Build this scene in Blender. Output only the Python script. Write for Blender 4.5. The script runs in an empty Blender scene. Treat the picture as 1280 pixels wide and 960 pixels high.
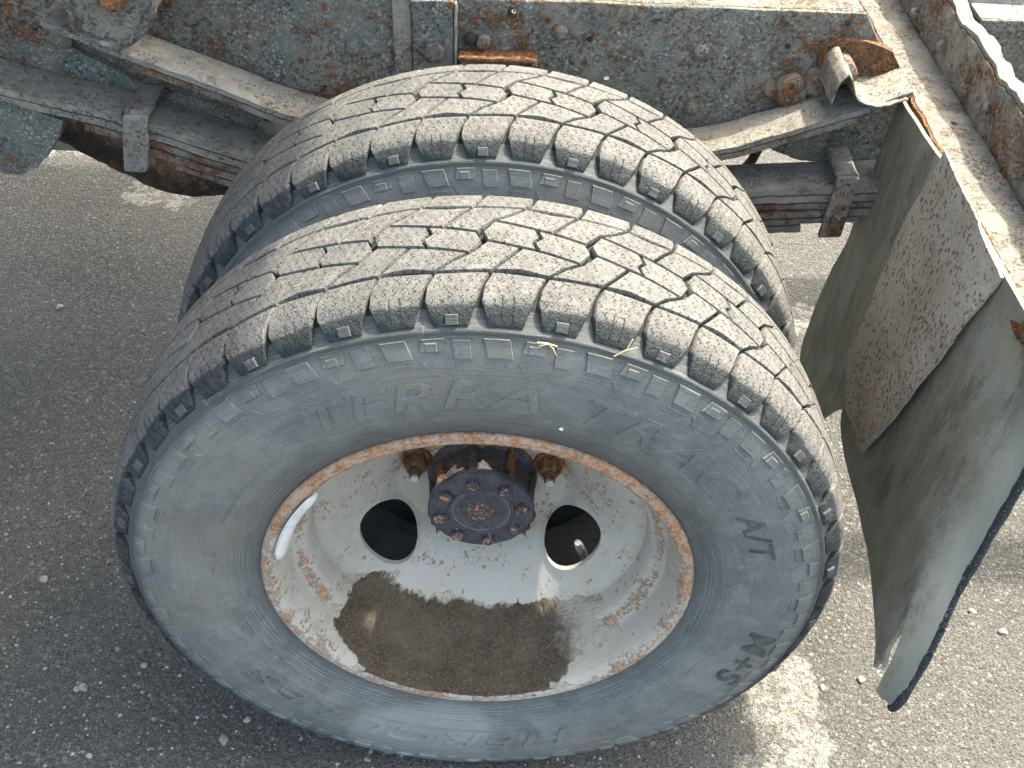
import bpy, bmesh, math, random
from mathutils import Vector, Matrix, Euler, noise
from mathutils.geometry import delaunay_2d_cdt
S = bpy.context.scene
COL = S.collection
PI = math.pi
rng = random.Random(7)
AX = 0.376                      # height of the wheel axis above the ground

# ------------------------------------------------------------------ camera
cd = bpy.data.cameras.new('camera'); cam = bpy.data.objects.new('camera', cd); COL.objects.link(cam)
CAMP = Vector((.0149, -.7732, .9227 + AX)); CAMR = Euler((.8271, -.0342, .0146), 'XYZ')
cam.location = CAMP; cam.rotation_euler = CAMR
cd.sensor_width = 36; cd.lens = 1338.4 / 1280 * 36; cd.clip_start = .02; cd.clip_end = 500
S.camera = cam
S.render.resolution_x = 1024; S.render.resolution_y = 768
# ------------------------------------------------------------------ world and sun
SUN_DIR = Vector((.40, .36, 1)).normalized()       # towards the sun
w = bpy.data.worlds.new('World'); S.world = w; w.use_nodes = True
nt = w.node_tree; bg = nt.nodes['Background']
sky = nt.nodes.new('ShaderNodeTexSky'); sky.sky_type = 'NISHITA'; sky.sun_disc = False
sky.sun_elevation = math.asin(SUN_DIR.z); sky.sun_rotation = math.atan2(SUN_DIR.x, SUN_DIR.y)
sky.air_density = 1.0; sky.dust_density = 6.0; sky.ozone_density = 0.6
nt.links.new(sky.outputs[0], bg.inputs[0]); bg.inputs[1].default_value = .15
sd = bpy.data.lights.new('sun', 'SUN'); sun = bpy.data.objects.new('sun', sd); COL.objects.link(sun)
sd.energy = 2.0; sd.angle = math.radians(1.5); sd.color = (1, .95, .87)
sun.rotation_euler = SUN_DIR.to_track_quat('Z', 'Y').to_euler()
S.view_settings.view_transform = 'Standard'; S.view_settings.look = 'None'
S.view_settings.exposure = 2.25; S.view_settings.gamma = 1
S.view_settings.use_white_balance = True; S.view_settings.white_balance_temperature = 7150; S.view_settings.white_balance_tint = 1
S.render.engine = 'CYCLES'

# ------------------------------------------------------------------ small tools
_M = CAMR.to_matrix()
def at(px, py, axis, val):
    """point of the photograph's pixel on the plane axis = val (metres)"""
    d = _M @ Vector(((px - 640) / 1338.4, -(py - 480) / 1338.4, -1))
    t = (val - CAMP[axis]) / d[axis]
    return CAMP + d * t

def fbm(p, sc=1.0, o=4):
    return noise.fractal(Vector(p) * sc, 1.0, 2.0, o)

def link(name, me, mat=None, parent=None, label=None):
    o = bpy.data.objects.new(name, me); COL.objects.link(o)
    if mat and me and not me.materials: me.materials.append(mat)
    if parent: o.parent = parent
    if label: o['label'] = label
    return o

def mesh_from(name, vs, fs, smooth=True, sharp=None, uv=None):
    me = bpy.data.meshes.new(name); me.from_pydata([tuple(v) for v in vs], [], fs); me.update()
    if smooth: me.polygons.foreach_set('use_smooth', [True] * len(me.polygons))
    if smooth and sharp: me.set_sharp_from_angle(angle=math.radians(sharp))
    return me

def mk(name, vs, fs, mat, parent=None, smooth=True, sharp=None, label=None):
    return link(name, mesh_from(name, vs, fs, smooth, sharp), mat, parent, label)

def bm_obj(name, bm, mat, parent=None, smooth=True, sharp=35, label=None):
    me = bpy.data.meshes.new(name); bmesh.ops.recalc_face_normals(bm, faces=bm.faces); bm.to_mesh(me); bm.free()
    if smooth:
        me.polygons.foreach_set('use_smooth', [True] * len(me.polygons)); me.set_sharp_from_angle(angle=math.radians(sharp))
    return link(name, me, mat, parent, label)

# ------------------------------------------------------------------ material language
class G:
    def __init__(s, name):
        s.m = bpy.data.materials.new(name); s.m.use_nodes = True; s.t = s.m.node_tree
        s.b = s.t.nodes['Principled BSDF']; s.geo = s.t.nodes.new('ShaderNodeNewGeometry'); s.pos = s.geo.outputs['Position']
    def put(s, sock, v):
        if isinstance(v, bpy.types.NodeSocket): s.t.links.new(v, sock)
        elif v is not None:
            if sock.type == 'RGBA' and len(v) == 3: v = (*v, 1)
            sock.default_value = v
    def n(s, typ, ins=(), out=0, **kw):
        nd = s.t.nodes.new(typ)
        for k, v in kw.items(): setattr(nd, k, v)
        for i, v in (ins.items() if isinstance(ins, dict) else enumerate(ins)): s.put(nd.inputs[i], v)
        return nd.outputs[out]
    def ma(s, op, a, b=None, c=None, clamp=False): return s.n('ShaderNodeMath', [a, b, c], operation=op, use_clamp=clamp)
    def add(s, a, b): return s.ma('ADD', a, b)
    def sub(s, a, b): return s.ma('SUBTRACT', a, b)
    def mul(s, a, b): return s.ma('MULTIPLY', a, b)
    def noise(s, sc, det=4, rough=.55, dist=0, vec=None):
        return s.n('ShaderNodeTexNoise', {'Vector': vec or s.pos, 'Scale': sc, 'Detail': det, 'Roughness': rough, 'Distortion': dist})
    def vor(s, sc, feature='F1', out='Distance', vec=None, rnd=1):
        return s.n('ShaderNodeTexVoronoi', {'Vector': vec or s.pos, 'Scale': sc, 'Randomness': rnd}, out=out, feature=feature)
    def st(s, v, lo, hi):       # smoothstep 0..1
        return s.n('ShaderNodeMapRange', {'Value': v, 'From Min': lo, 'From Max': hi}, interpolation_type='SMOOTHSTEP')
    def mix(s, f, a, b, mode='MIX'):
        nd = s.t.nodes.new('ShaderNodeMix'); nd.data_type = 'RGBA'; nd.blend_type = mode
        s.put(nd.inputs[0], f); s.put(nd.inputs[6], a); s.put(nd.inputs[7], b); return nd.outputs[2]
    def ramp(s, f, stops):
        nd = s.t.nodes.new('ShaderNodeValToRGB'); s.put(nd.inputs[0], f); e = nd.color_ramp.elements
        while len(e) < len(stops): e.new(.5)
        for x, (p, c) in zip(e, stops): x.position = p; x.color = (*c, 1)
        return nd.outputs[0]
    def bump(s, h, dist=.001, st=1, nrm=None):
        return s.n('ShaderNodeBump', {'Height': h, 'Distance': dist, 'Strength': st, 'Normal': nrm})
    def sep(s, v):
        nd = s.t.nodes.new('ShaderNodeSeparateXYZ'); s.put(nd.inputs[0], v); return nd.outputs
    def xyz(s, x, y, z): return s.n('ShaderNodeCombineXYZ', [x, y, z])
    def scale(s, v, k): return s.n('ShaderNodeVectorMath', [v, k], operation='MULTIPLY')
    def polar(s):
        x, y, z = s.sep(s.pos)[:3]; z = s.sub(z, AX)
        r = s.ma('SQRT', s.add(s.mul(x, x), s.mul(z, z))); th = s.ma('ARCTAN2', z, x)
        return r, th, y
    def done(s, col, rough=.8, nrm=None, metal=0, spec=.3):
        s.put(s.b.inputs['Base Color'], col); s.put(s.b.inputs['Roughness'], rough); s.put(s.b.inputs['Metallic'], metal)
        s.put(s.b.inputs['Specular IOR Level'], spec)
        if nrm is not None: s.put(s.b.inputs['Normal'], nrm)
        return s.m

def mat_rubber_side():
    g = G('weathered_sidewall_rubber'); r, th, y = g.polar()
    n1 = g.noise(7, 6, .6); n2 = g.noise(38, 5, .65); n3 = g.noise(260, 3, .7)
    pv = g.xyz(g.mul(r, 900), g.mul(th, 3.5), g.mul(y, 20))     # rings worn round the sidewall
    rings = g.noise(1, 3, .6, vec=pv)
    pv2 = g.xyz(g.mul(r, 60), g.mul(th, 26), 0.0)
    streak = g.noise(1, 4, .7, vec=pv2)
    c = g.ramp(n1, [(.30, (.115, .124, .126)), (.5, (.155, .164, .165)), (.68, (.210, .218, .214))])
    c = g.mix(g.mul(g.st(n2, .46, .64), .5), c, (.215, .228, .228))
    c = g.mix(g.mul(g.st(g.noise(21, 6, .7), .50, .60), .5), c, (.10, .115, .125))
    c = g.mix(g.mul(g.st(streak, .5, .8), .35), c, (.27, .29, .30))
    c = g.mix(g.mul(g.st(rings, .55, .75), .35), c, (.25, .26, .27))
    c = g.mix(g.mul(g.st(n3, .5, .75), .3), c, (.045, .05, .055))
    brown = g.mul(g.st(g.noise(5.3, 5, .6, vec=g.scale(g.pos, (1, 1, 1.3))), .5, .68), .42)
    c = g.mix(brown, c, (.185, .165, .135))
    # darker band along the bead, dark cleaner shoulder
    bead = g.mul(g.sub(1.0, g.st(r, .238, .268)), .55)
    c = g.mix(bead, c, (.060, .070, .080))
    sh = g.mul(g.st(g.add(r, g.mul(g.sub(n1, .5), .016)), .341, .356), .84)
    c = g.mix(sh, c, (.046, .053, .056))
    fine = g.noise(1, 5, .8, vec=g.xyz(g.mul(r, 1500), g.mul(th, 9), g.mul(y, 60)))
    c = g.mix(g.mul(g.st(fine, .50, .66), .45), c, (.26, .275, .275)); c = g.mix(g.mul(g.sub(1.0, g.st(fine, .34, .46)), .5), c, (.07, .078, .082))
    xx, _, zz = g.sep(g.pos)[:3]      # pale sunlit patch painted low on the wall
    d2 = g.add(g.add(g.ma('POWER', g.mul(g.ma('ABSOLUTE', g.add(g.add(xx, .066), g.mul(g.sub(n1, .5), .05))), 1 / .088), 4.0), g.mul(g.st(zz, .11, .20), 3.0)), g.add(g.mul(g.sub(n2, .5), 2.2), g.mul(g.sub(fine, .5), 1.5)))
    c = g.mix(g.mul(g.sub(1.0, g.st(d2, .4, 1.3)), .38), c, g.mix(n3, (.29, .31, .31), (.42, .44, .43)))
    # hairline scratches
    sc = g.st(g.noise(9, 2, .5, vec=g.scale(g.pos, (1, 1, 9)), dist=2.2), .497, .5)
    sc2 = g.sub(1.0, g.st(g.ma('ABSOLUTE', g.sub(g.noise(11, 2, .5, dist=1.4), .5)), 0, .0045))
    c = g.mix(g.mul(g.mul(sc2, g.st(n2, .45, .6)), .35), c, (.33, .35, .36))
    c = g.mix(g.mul(g.st(g.noise(900, 2, .6), .66, .74), .6), c, (.42, .43, .42))
    # fine moulded hatch marks in two rings
    cell = g.ma('SINE', g.mul(th, 50.0)); teeth = g.ma('SINE', g.mul(th, 900.0))
    band = g.mul(g.st(r, .3225, .3235), g.sub(1.0, g.st(r, .3305, .3315)))
    m = g.mul(g.mul(band, g.st(cell, .1, .2)), g.st(teeth, -.2, .3))
    band2 = g.mul(g.st(r, .315, .3155), g.sub(1.0, g.st(r, .3195, .320)))
    m2 = g.mul(g.mul(g.mul(band2, g.st(g.ma('SINE', g.mul(th, 1400.0)), -.2, .3)), g.st(n1, .42, .5)), .8)
    hm = g.add(m, m2)
    c = g.mix(g.mul(hm, .33), c, (.33, .35, .36))
    # circumferential mould lines near the bead
    ln = None
    for rr in (.2395, .2440, .2475, .2560, .2705, .2725):
        l = g.sub(1.0, g.st(g.ma('ABSOLUTE', g.sub(r, rr)), .0002, .0007)); ln = l if ln is None else g.add(ln, l)
    c = g.mix(g.mul(g.mul(ln, g.st(n2, .3, .6)), .8), c, (.30, .33, .34))
    h = g.add(g.add(g.mul(n2, .8), g.mul(rings, .35)), g.add(g.mul(n3, .5), g.add(g.mul(hm, .9), g.mul(ln, 1.0))))
    return g.done(c, g.ma('ADD', .55, g.mul(n2, .3)), g.bump(h, .0011, .9), spec=.35)

def mat_tread():
    g = G('worn_dusty_tread_rubber'); r, th, y = g.polar()
    uvn = g.n('ShaderNodeUVMap'); u, v = g.sep(uvn)[:2]
    rnd = g.n('ShaderNodeObjectInfo', out='Random')
    n1 = g.noise(14, 5, .6); n2 = g.noise(120, 4, .7); n3 = g.noise(480, 3, .7)
    # zigzag sipes: short wavy cuts across each block
    cy = .0105; vv = g.mul(v, 1 / cy); row = g.ma('FLOOR', vv); fv = g.sub(g.ma('FRACT', vv), .5)
    uu = g.add(g.mul(u, 1 / .0088), g.add(g.mul(g.ma('FRACT', g.mul(row, .618)), 1.0), g.mul(g.ma('SINE', g.mul(fv, 11)), .16)))
    fu = g.ma('ABSOLUTE', g.sub(g.ma('FRACT', uu), .5))
    sipe = g.mul(g.sub(1.0, g.st(fu, .025, .075)), g.sub(1.0, g.st(g.ma('ABSOLUTE', fv), .30, .36)))
    sipe = g.mul(sipe, g.st(g.noise(70, 2, .5), .40, .50))
    slit = None
    for u0 in (.0205, .0300):
        q = g.sub(1.0, g.st(g.ma('ABSOLUTE', g.sub(u, u0)), .0003, .0007)); slit = q if slit is None else g.add(slit, q)
    sipe = g.ma('MAXIMUM', sipe, g.mul(slit, g.mul(g.st(g.ma('ABSOLUTE', v), .074, .076), g.sub(1.0, g.st(g.ma('ABSOLUTE', v), .0955, .097)))))
    c = g.ramp(n1, [(.25, (.086, .084, .083)), (.5, (.128, .124, .122)), (.75, (.178, .172, .168))])
    c = g.mix(g.mul(g.st(n2, .4, .7), .55), c, (.25, .24, .23))
    c = g.mix(g.mul(g.st(g.noise(45, 5, .75), .52, .62), .5), c, (.10, .098, .095))
    c = g.mix(g.mul(g.sub(1.0, g.st(n3, .34, .46)), .5), c, (.06, .06, .062))
    c = g.mix(g.mul(rnd, .32), c, (.11, .11, .115))
    c = g.mix(g.mul(g.st(g.noise(33, 6, .7), .52, .60), .35), c, (.09, .09, .095))
    pits = g.mul(g.sub(1.0, g.st(g.vor(260), .16, .30)), g.st(g.noise(60, 2, .5), .42, .56))
    c = g.mix(g.mul(pits, .5), c, (.05, .05, .05))
    
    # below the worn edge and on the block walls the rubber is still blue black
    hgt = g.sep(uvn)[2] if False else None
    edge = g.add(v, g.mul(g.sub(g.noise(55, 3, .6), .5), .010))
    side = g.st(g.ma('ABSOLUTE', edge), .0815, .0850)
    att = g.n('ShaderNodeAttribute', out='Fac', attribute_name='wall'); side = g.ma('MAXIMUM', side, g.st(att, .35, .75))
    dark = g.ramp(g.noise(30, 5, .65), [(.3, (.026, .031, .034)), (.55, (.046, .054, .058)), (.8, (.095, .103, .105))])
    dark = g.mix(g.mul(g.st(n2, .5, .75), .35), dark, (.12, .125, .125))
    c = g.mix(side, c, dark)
    c = g.mix(g.mul(sipe, g.sub(.72, g.mul(att, .7))), c, (.03, .03, .032))
    h = g.add(g.add(g.mul(n3, .75), g.mul(n2, 1.3)), g.add(g.mul(sipe, -2.2), g.mul(pits, -1.0)))
    return g.done(c, .82, g.bump(h, .0013, 1), spec=.25)

def mat_groove():
    g = G('dark_groove_rubber'); n = g.noise(60, 5, .7)
    r, th, y = g.polar()
    c = g.ramp(n, [(.3, (.014, .016, .017)), (.55, (.032, .036, .038)), (.8, (.08, .085, .085))])
    c = g.mix(g.st(g.ma('ABSOLUTE', y), .5, .6), c, c)
    return g.done(c, .85, g.bump(g.noise(300, 3), .0005), spec=.2)

def rusty(name, base, speck, rust_amt=.5, speck_amt=.5, sc=1, dust=None, rust=((.10, .042, .020), (.34, .150, .060)), bump=.0018, dustamt=.5, rough=.78, flake=(.36, .27, .19)):
    g = G(name)
    n1 = g.noise(6 * sc, 6, .65); n2 = g.noise(45 * sc, 6, .75); n3 = g.noise(210 * sc, 5, .75); n4 = g.noise(420, 3, .8)
    c = g.mix(g.st(n1, .35, .65), base, tuple(x * .6 for x in base))
    if dust: c = g.mix(g.mul(g.st(g.add(g.mul(n1, .55), g.mul(n2, .45)), .42, .58), dustamt), c, dust)
    # chipped paint: pale and dark flecks of a few millimetres, in drifts
    drift = g.st(g.noise(15 * sc, 4, .7), .34, .62)
    sp = g.mul(g.st(g.noise(230 * sc, 4, .8, dist=.4), .60 - .08 * speck_amt, .66 - .07 * speck_amt), drift)
    c = g.mix(g.mul(sp, .8), c, speck)
    dk = g.mul(g.st(g.noise(190 * sc, 5, .8, dist=.5), .535, .60), g.st(g.noise(19 * sc, 3), .38, .58))
    c = g.mix(g.mul(dk, .85), c, tuple(x * .22 for x in base))
    c = g.mix(g.mul(g.st(n4, .5, .8), .5), c, speck)
    # rust: ragged blotches and blisters with a stain around each
    rm = g.add(g.mul(g.noise(12 * sc, 8, .8, dist=.35), .7), g.mul(n3, .3))
    lo = .66 - .22 * rust_amt
    m = g.st(rm, lo, lo + .035); stain = g.st(rm, lo - .07, lo + .02)
    vd = g.vor(38 * sc); b0 = g.add(vd, g.mul(g.sub(n2, .5), .55)); gate = g.st(g.noise(7 * sc, 2), .44, .52)
    k = min(1, rust_amt * 1.7)
    b = g.mul(g.mul(g.sub(1.0, g.st(b0, .13, .20)), gate), k); bst = g.mul(g.mul(g.sub(1.0, g.st(b0, .15, .42)), gate), k)
    c = g.mix(g.mul(g.ma('MAXIMUM', stain, bst), .55), c, (.20, .13, .085))
    rr = g.mix(g.st(n3, .35, .62), rust[0], rust[1]); rr = g.mix(g.st(g.noise(320 * sc, 4, .8), .56, .64), rr, flake); rr = g.mix(g.st(g.noise(90 * sc, 5, .75), .52, .60), rr, (.045, .026, .020))
    m = g.ma('MAXIMUM', m, b)
    c = g.mix(m, c, rr)
    h = g.add(g.add(g.mul(n3, 1.1), g.mul(n2, 1.0)), g.add(g.mul(m, .7), g.add(g.mul(dk, -.7), g.mul(sp, .5))))
    return g.done(c, rough, g.bump(h, bump, 1), spec=.3)

def mat_rim():
    g = G('pale_grey_rim_paint'); r, th, y = g.polar(); x, yy, z = g.sep(g.pos)[:3]
    n1 = g.noise(8, 5, .6); n2 = g.noise(60, 5, .7); n3 = g.noise(230, 4, .7)
    c = g.mix(g.st(n1, .3, .7), (.38, .365, .335), (.47, .455, .42))
    c = g.mix(g.mul(g.st(n2, .45, .75), .45), c, (.27, .26, .25))
    # pale dried mud film low in the dish
    low = g.sub(1.0, g.st(g.add(g.sub(z, g.mul(x, .35)), g.mul(g.sub(n1, .5), .12)), .17, .33))
    c = g.mix(g.mul(low, .75), c, g.mix(n2, (.42, .375, .31), (.64, .59, .51)))
    # rust: specks everywhere, heavy on the flange lip and on the step ridges
    lip = g.st(r, .2045, .219); step = g.sub(1.0, g.st(g.ma('ABSOLUTE', g.sub(r, .1965)), .002, .008))
    top = g.st(z, AX - .05, AX + .16)
    ny_ = g.mul(g.mul(g.sub(1.0, g.st(g.ma('ABSOLUTE', g.sub(r, .082)), .010, .030)), g.st(z, AX - .015, AX + .03)), .14)
    bias = g.add(ny_, g.add(g.mul(lip, g.add(.075, g.mul(top, .085))), g.mul(step, .085)))
    rm = g.add(g.add(g.mul(g.noise(22, 8, .82), .6), g.mul(n3, .4)), bias)
    m = g.st(rm, .575, .610)
    rc = g.mix(g.st(n3, .38, .60), (.22, .075, .028), (.55, .27, .13)); rc = g.mix(g.mul(g.st(n2, .48, .56), .8), rc, (.46, .37, .30)); rc = g.mix(g.mul(g.st(g.noise(150, 4, .8), .52, .62), .6), rc, (.16, .06, .03))
    c = g.mix(g.mul(m, .92), c, rc)
    # little rust freckles with pale brown bleeding
    vd = g.vor(75); fr = g.mul(g.sub(1.0, g.st(g.add(vd, g.mul(g.sub(n3, .5), .5)), .10, .24)), g.st(g.noise(13, 3), .47, .55))
    c = g.mix(g.mul(g.st(rm, .50, .58), .3), c, (.34, .24, .16))
    c = g.mix(g.mul(fr, .85), c, (.33, .13, .045))
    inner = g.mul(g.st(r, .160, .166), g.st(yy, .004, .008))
    c = g.mix(inner, c, (.022, .022, .020))  # grime and shade behind the disc put into the colour
    h = g.add(g.mul(n3, .35), g.add(g.mul(m, 1.0), g.add(g.mul(n2, .25), fr)))
    return g.done(c, g.add(.42, g.mul(m, .4)), g.bump(h, .0008, 1), spec=.45)

def mat_simple(name, c0, c1, sc=40, rough=.8, bump=.0006, bsc=300, spec=.3, metal=0):
    g = G(name); n = g.noise(sc, 5, .65); c = g.mix(g.st(n, .3, .7), c0, c1)
    return g.done(c, rough, g.bump(g.add(g.noise(bsc, 4, .7), n), bump, 1), spec=spec, metal=metal)

def mat_asphalt():
    g = G('old_grey_asphalt'); x, y, z = g.sep(g.pos)[:3]
    flat = g.xyz(x, y, 0.0)
    wv = g.n('ShaderNodeVectorMath', [flat, g.scale(g.n('ShaderNodeTexNoise', {'Vector': flat, 'Scale': 60.0}, out='Color'), (.006, .006, .006))], operation='ADD')
    def V(sc, out='Distance', f='F1'): return g.vor(sc, f, out, vec=wv)
    s1 = V(150); s1c = V(150, 'Color'); s2 = V(310); s2c = V(310, 'Color')
    n1 = g.noise(2.3, 5, .6, vec=flat); n2 = g.noise(24, 5, .7, vec=flat); n3 = g.noise(420, 4, .75, vec=flat)
    k1 = g.sep(s1c)[0]; k2 = g.sep(s2c)[1]
    binder = g.mix(g.st(n1, .35, .65), (.145, .140, .128), (.215, .208, .196))
    stone = g.ramp(k1, [(0, (.13, .125, .12)), (.5, (.215, .205, .195)), (.85, (.27, .262, .25)), (1, (.42, .41, .39))])
    c = g.mix(g.sub(1.0, g.st(s1, .30, .62)), binder, stone)
    st2 = g.ramp(k2, [(0, (.07, .07, .07)), (.55, (.20, .19, .18)), (1, (.40, .385, .36))])
    c = g.mix(g.mul(g.sub(1.0, g.st(s2, .25, .5)), g.st(k2, .45, .6)), c, st2)
    c = g.mix(g.mul(g.sub(1.0, g.st(n3, .40, .50)), .9), c, (.03, .029, .028))
    c = g.mix(g.mul(g.sub(1.0, g.st(g.noise(170, 5, .8, vec=flat), .38, .47)), .7), c, (.05, .048, .046))
    c = g.mix(g.mul(g.st(g.noise(230, 4, .8, vec=flat), .56, .66), .6), c, (.36, .35, .335))
    c = g.mix(g.mul(g.st(n2, .45, .75), .35), c, (.22, .21, .20))
    # pale dust and sun patches painted into the colour, each raggedly shaped
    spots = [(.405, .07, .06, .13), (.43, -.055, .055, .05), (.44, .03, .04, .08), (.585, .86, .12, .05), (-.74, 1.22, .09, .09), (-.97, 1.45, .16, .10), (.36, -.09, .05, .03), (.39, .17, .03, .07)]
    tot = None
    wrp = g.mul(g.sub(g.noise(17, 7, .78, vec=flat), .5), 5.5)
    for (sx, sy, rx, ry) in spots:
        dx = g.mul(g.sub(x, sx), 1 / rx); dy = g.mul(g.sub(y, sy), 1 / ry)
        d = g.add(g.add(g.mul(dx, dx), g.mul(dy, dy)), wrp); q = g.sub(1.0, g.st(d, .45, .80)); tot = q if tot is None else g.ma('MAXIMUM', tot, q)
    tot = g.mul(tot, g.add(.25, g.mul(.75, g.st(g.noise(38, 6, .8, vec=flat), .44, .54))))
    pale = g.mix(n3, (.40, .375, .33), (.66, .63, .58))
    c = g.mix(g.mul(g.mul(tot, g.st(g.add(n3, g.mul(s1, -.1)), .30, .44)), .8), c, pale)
    h = g.add(g.add(g.mul(s1, -1.2), g.mul(g.mul(s2, -.6), k2)), g.add(g.mul(n3, 1.5), g.add(g.mul(n2, 1.0), g.mul(g.noise(120, 3, .7, vec=flat), 2.2))))
    return g.done(c, .9, g.bump(h, .0055, 1), spec=.2)

def mat_dirt():
    g = G('damp_brown_dirt'); n1 = g.noise(16, 5, .6); n2 = g.noise(300, 4, .75); x, y, z = g.sep(g.pos)[:3]
    c = g.mix(g.st(n1, .32, .68), (.120, .092, .070), (.200, .158, .120))
    k = g.sep(g.vor(420, out='Color'))[0]
    c = g.mix(g.mul(g.st(n2, .5, .62), .6), c, (.26, .215, .155))
    c = g.mix(g.mul(g.mul(g.sub(1.0, g.st(g.vor(420), .2, .4)), g.st(k, .86, .93)), .95), c, (.46, .33, .18))
    c = g.mix(g.mul(g.sub(1.0, g.st(n2, .33, .42)), .6), c, (.03, .024, .018))
    att = g.n('ShaderNodeAttribute', out='Fac', attribute_name='rimness')   # dried pale crust along the edge of the heap
    c = g.mix(g.mul(g.st(g.add(att, g.mul(g.sub(g.noise(40, 4, .7), .5), .7)), .35, .75), .9), c, g.mix(n2, (.60, .53, .42), (.82, .76, .64)))
    return g.done(c, 1.0, g.bump(g.add(g.mul(n2, 1.8), g.add(n1, g.mul(g.vor(420), -.8))), .0035, 1), spec=.03)

def mat_hub():
    g = G('black_hub_paint_with_rust'); r, th, y = g.polar()
    n1 = g.noise(60, 5, .7); n2 = g.noise(170, 6, .85); n3 = g.noise(420, 4, .8)
    c = g.mix(g.st(n1, .3, .7), (.040, .044, .058), (.085, .090, .108)); c = g.mix(g.mul(g.st(n3, .52, .66), .5), c, (.20, .21, .23))
    near = g.mul(g.sub(1.0, g.st(g.ma('ABSOLUTE', g.sub(r, .047)), .004, .012)), g.st(g.ma('COSINE', g.mul(g.sub(th, .196), 8.0)), -.1, .9))
    mid = g.sub(1.0, g.st(r, .008, .026)); barrel = g.mul(g.st(y, .026, .034), .6)
    bias = g.mul(g.ma('MAXIMUM', g.ma('MAXIMUM', near, mid), barrel), .11)
    m = g.st(g.add(n2, bias), .595, .635)
    rc = g.mix(g.st(n3, .4, .6), (.24, .10, .06), (.58, .36, .25)); rc = g.mix(g.st(g.noise(260, 4, .8), .54, .6), rc, (.62, .50, .42)); rc = g.mix(g.mul(g.st(y, .026, .034), .75), rc, (.20, .085, .035))
    c = g.mix(m, c, rc)
    ring = g.mul(g.sub(1.0, g.st(g.ma('ABSOLUTE', g.sub(r, .0325)), .0005, .0013)), g.st(n1, .3, .5)); c = g.mix(g.mul(ring, .45), c, (.30, .27, .26))
    return g.done(c, .6, g.bump(g.add(g.mul(m, 1.5), g.add(n1, g.mul(n3, .6))), .0014, 1), spec=.4)
M = dict(
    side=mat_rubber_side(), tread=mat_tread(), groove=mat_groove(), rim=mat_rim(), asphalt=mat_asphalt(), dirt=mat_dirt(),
    frame=rusty('chipped_blue_grey_frame_paint', (.140, .158, .152), (.46, .47, .44), .52, 1.4, 1, dust=(.25, .235, .195), dustamt=.9, bump=.0026),
    spring=rusty('spring_steel_dusty', (.25, .25, .235), (.44, .43, .40), .30, .5, 1.4, dust=(.36, .33, .285), dustamt=.75),
    springr=rusty('rusty_spring_leaf', (.27, .255, .23), (.46, .43, .38), .60, .5, 1.5, dust=(.30, .26, .21), dustamt=.5),
    beam=rusty('dusty_rusted_beam', (.23, .22, .20), (.40, .375, .345), .40, .4, 1.2, dust=(.33, .30, .26), dustamt=.9),
    beamr=rusty('scaling_rust_beam', (.22, .20, .18), (.38, .35, .32), .60, .5, 1.3, dust=(.42, .38, .33), dustamt=.7),
    white=rusty('flaking_white_edge', (.30, .295, .28), (.46, .45, .43), .35, .5, 1.2, dust=(.46, .43, .38), dustamt=.5),
    rustd=rusty('deep_rust', (.20, .12, .08), (.36, .30, .25), .95, .3, 1.5, dust=(.28, .2, .14), dustamt=.4),
    hub=mat_hub(),
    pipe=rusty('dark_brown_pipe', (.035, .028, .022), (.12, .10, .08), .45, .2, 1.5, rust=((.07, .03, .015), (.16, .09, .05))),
    plate=None, flap=None)

def mat_backplate():
    g = G('pitted_backing_plate'); n1 = g.noise(9, 5, .6); n2 = g.noise(70, 5, .7); n3 = g.noise(300, 3, .7)
    c = g.mix(g.st(n1, .3, .7), (.31, .27, .225), (.43, .385, .335)); c = g.mix(g.mul(g.st(n2, .5, .7), .4), c, (.22, .21, .215))
    sv = g.n('ShaderNodeVectorMath', [g.scale(g.pos, (1, 1, .6)), g.scale(g.n('ShaderNodeTexNoise', {'Vector': g.pos, 'Scale': 150.0}, out='Color'), (.008, .008, .008))], operation='ADD'); vd = g.vor(190, vec=sv); k = g.sep(g.vor(190, out='Color', vec=sv))[0]
    cl = g.st(g.add(g.mul(g.noise(16, 4, .6), .8), g.mul(k, .30)), .44, .56)
    pit = g.mul(g.sub(1.0, g.st(g.add(vd, g.mul(g.sub(n3, .5), .5)), .22, .38)), cl)
    c = g.mix(g.mul(pit, .9), c, g.mix(n3, (.09, .040, .025), (.25, .12, .07)))
    c = g.mix(g.mul(g.st(g.noise(240, 5, .8), .54, .62), .6), c, (.13, .10, .09))
    big = g.st(g.noise(20, 8, .82), .55, .60); c = g.mix(g.mul(big, .3), c, (.22, .13, .085))
    return g.done(c, .8, g.bump(g.add(g.mul(pit, -1.3), g.add(n2, g.mul(n3, .5))), .0014, 1))
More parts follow.
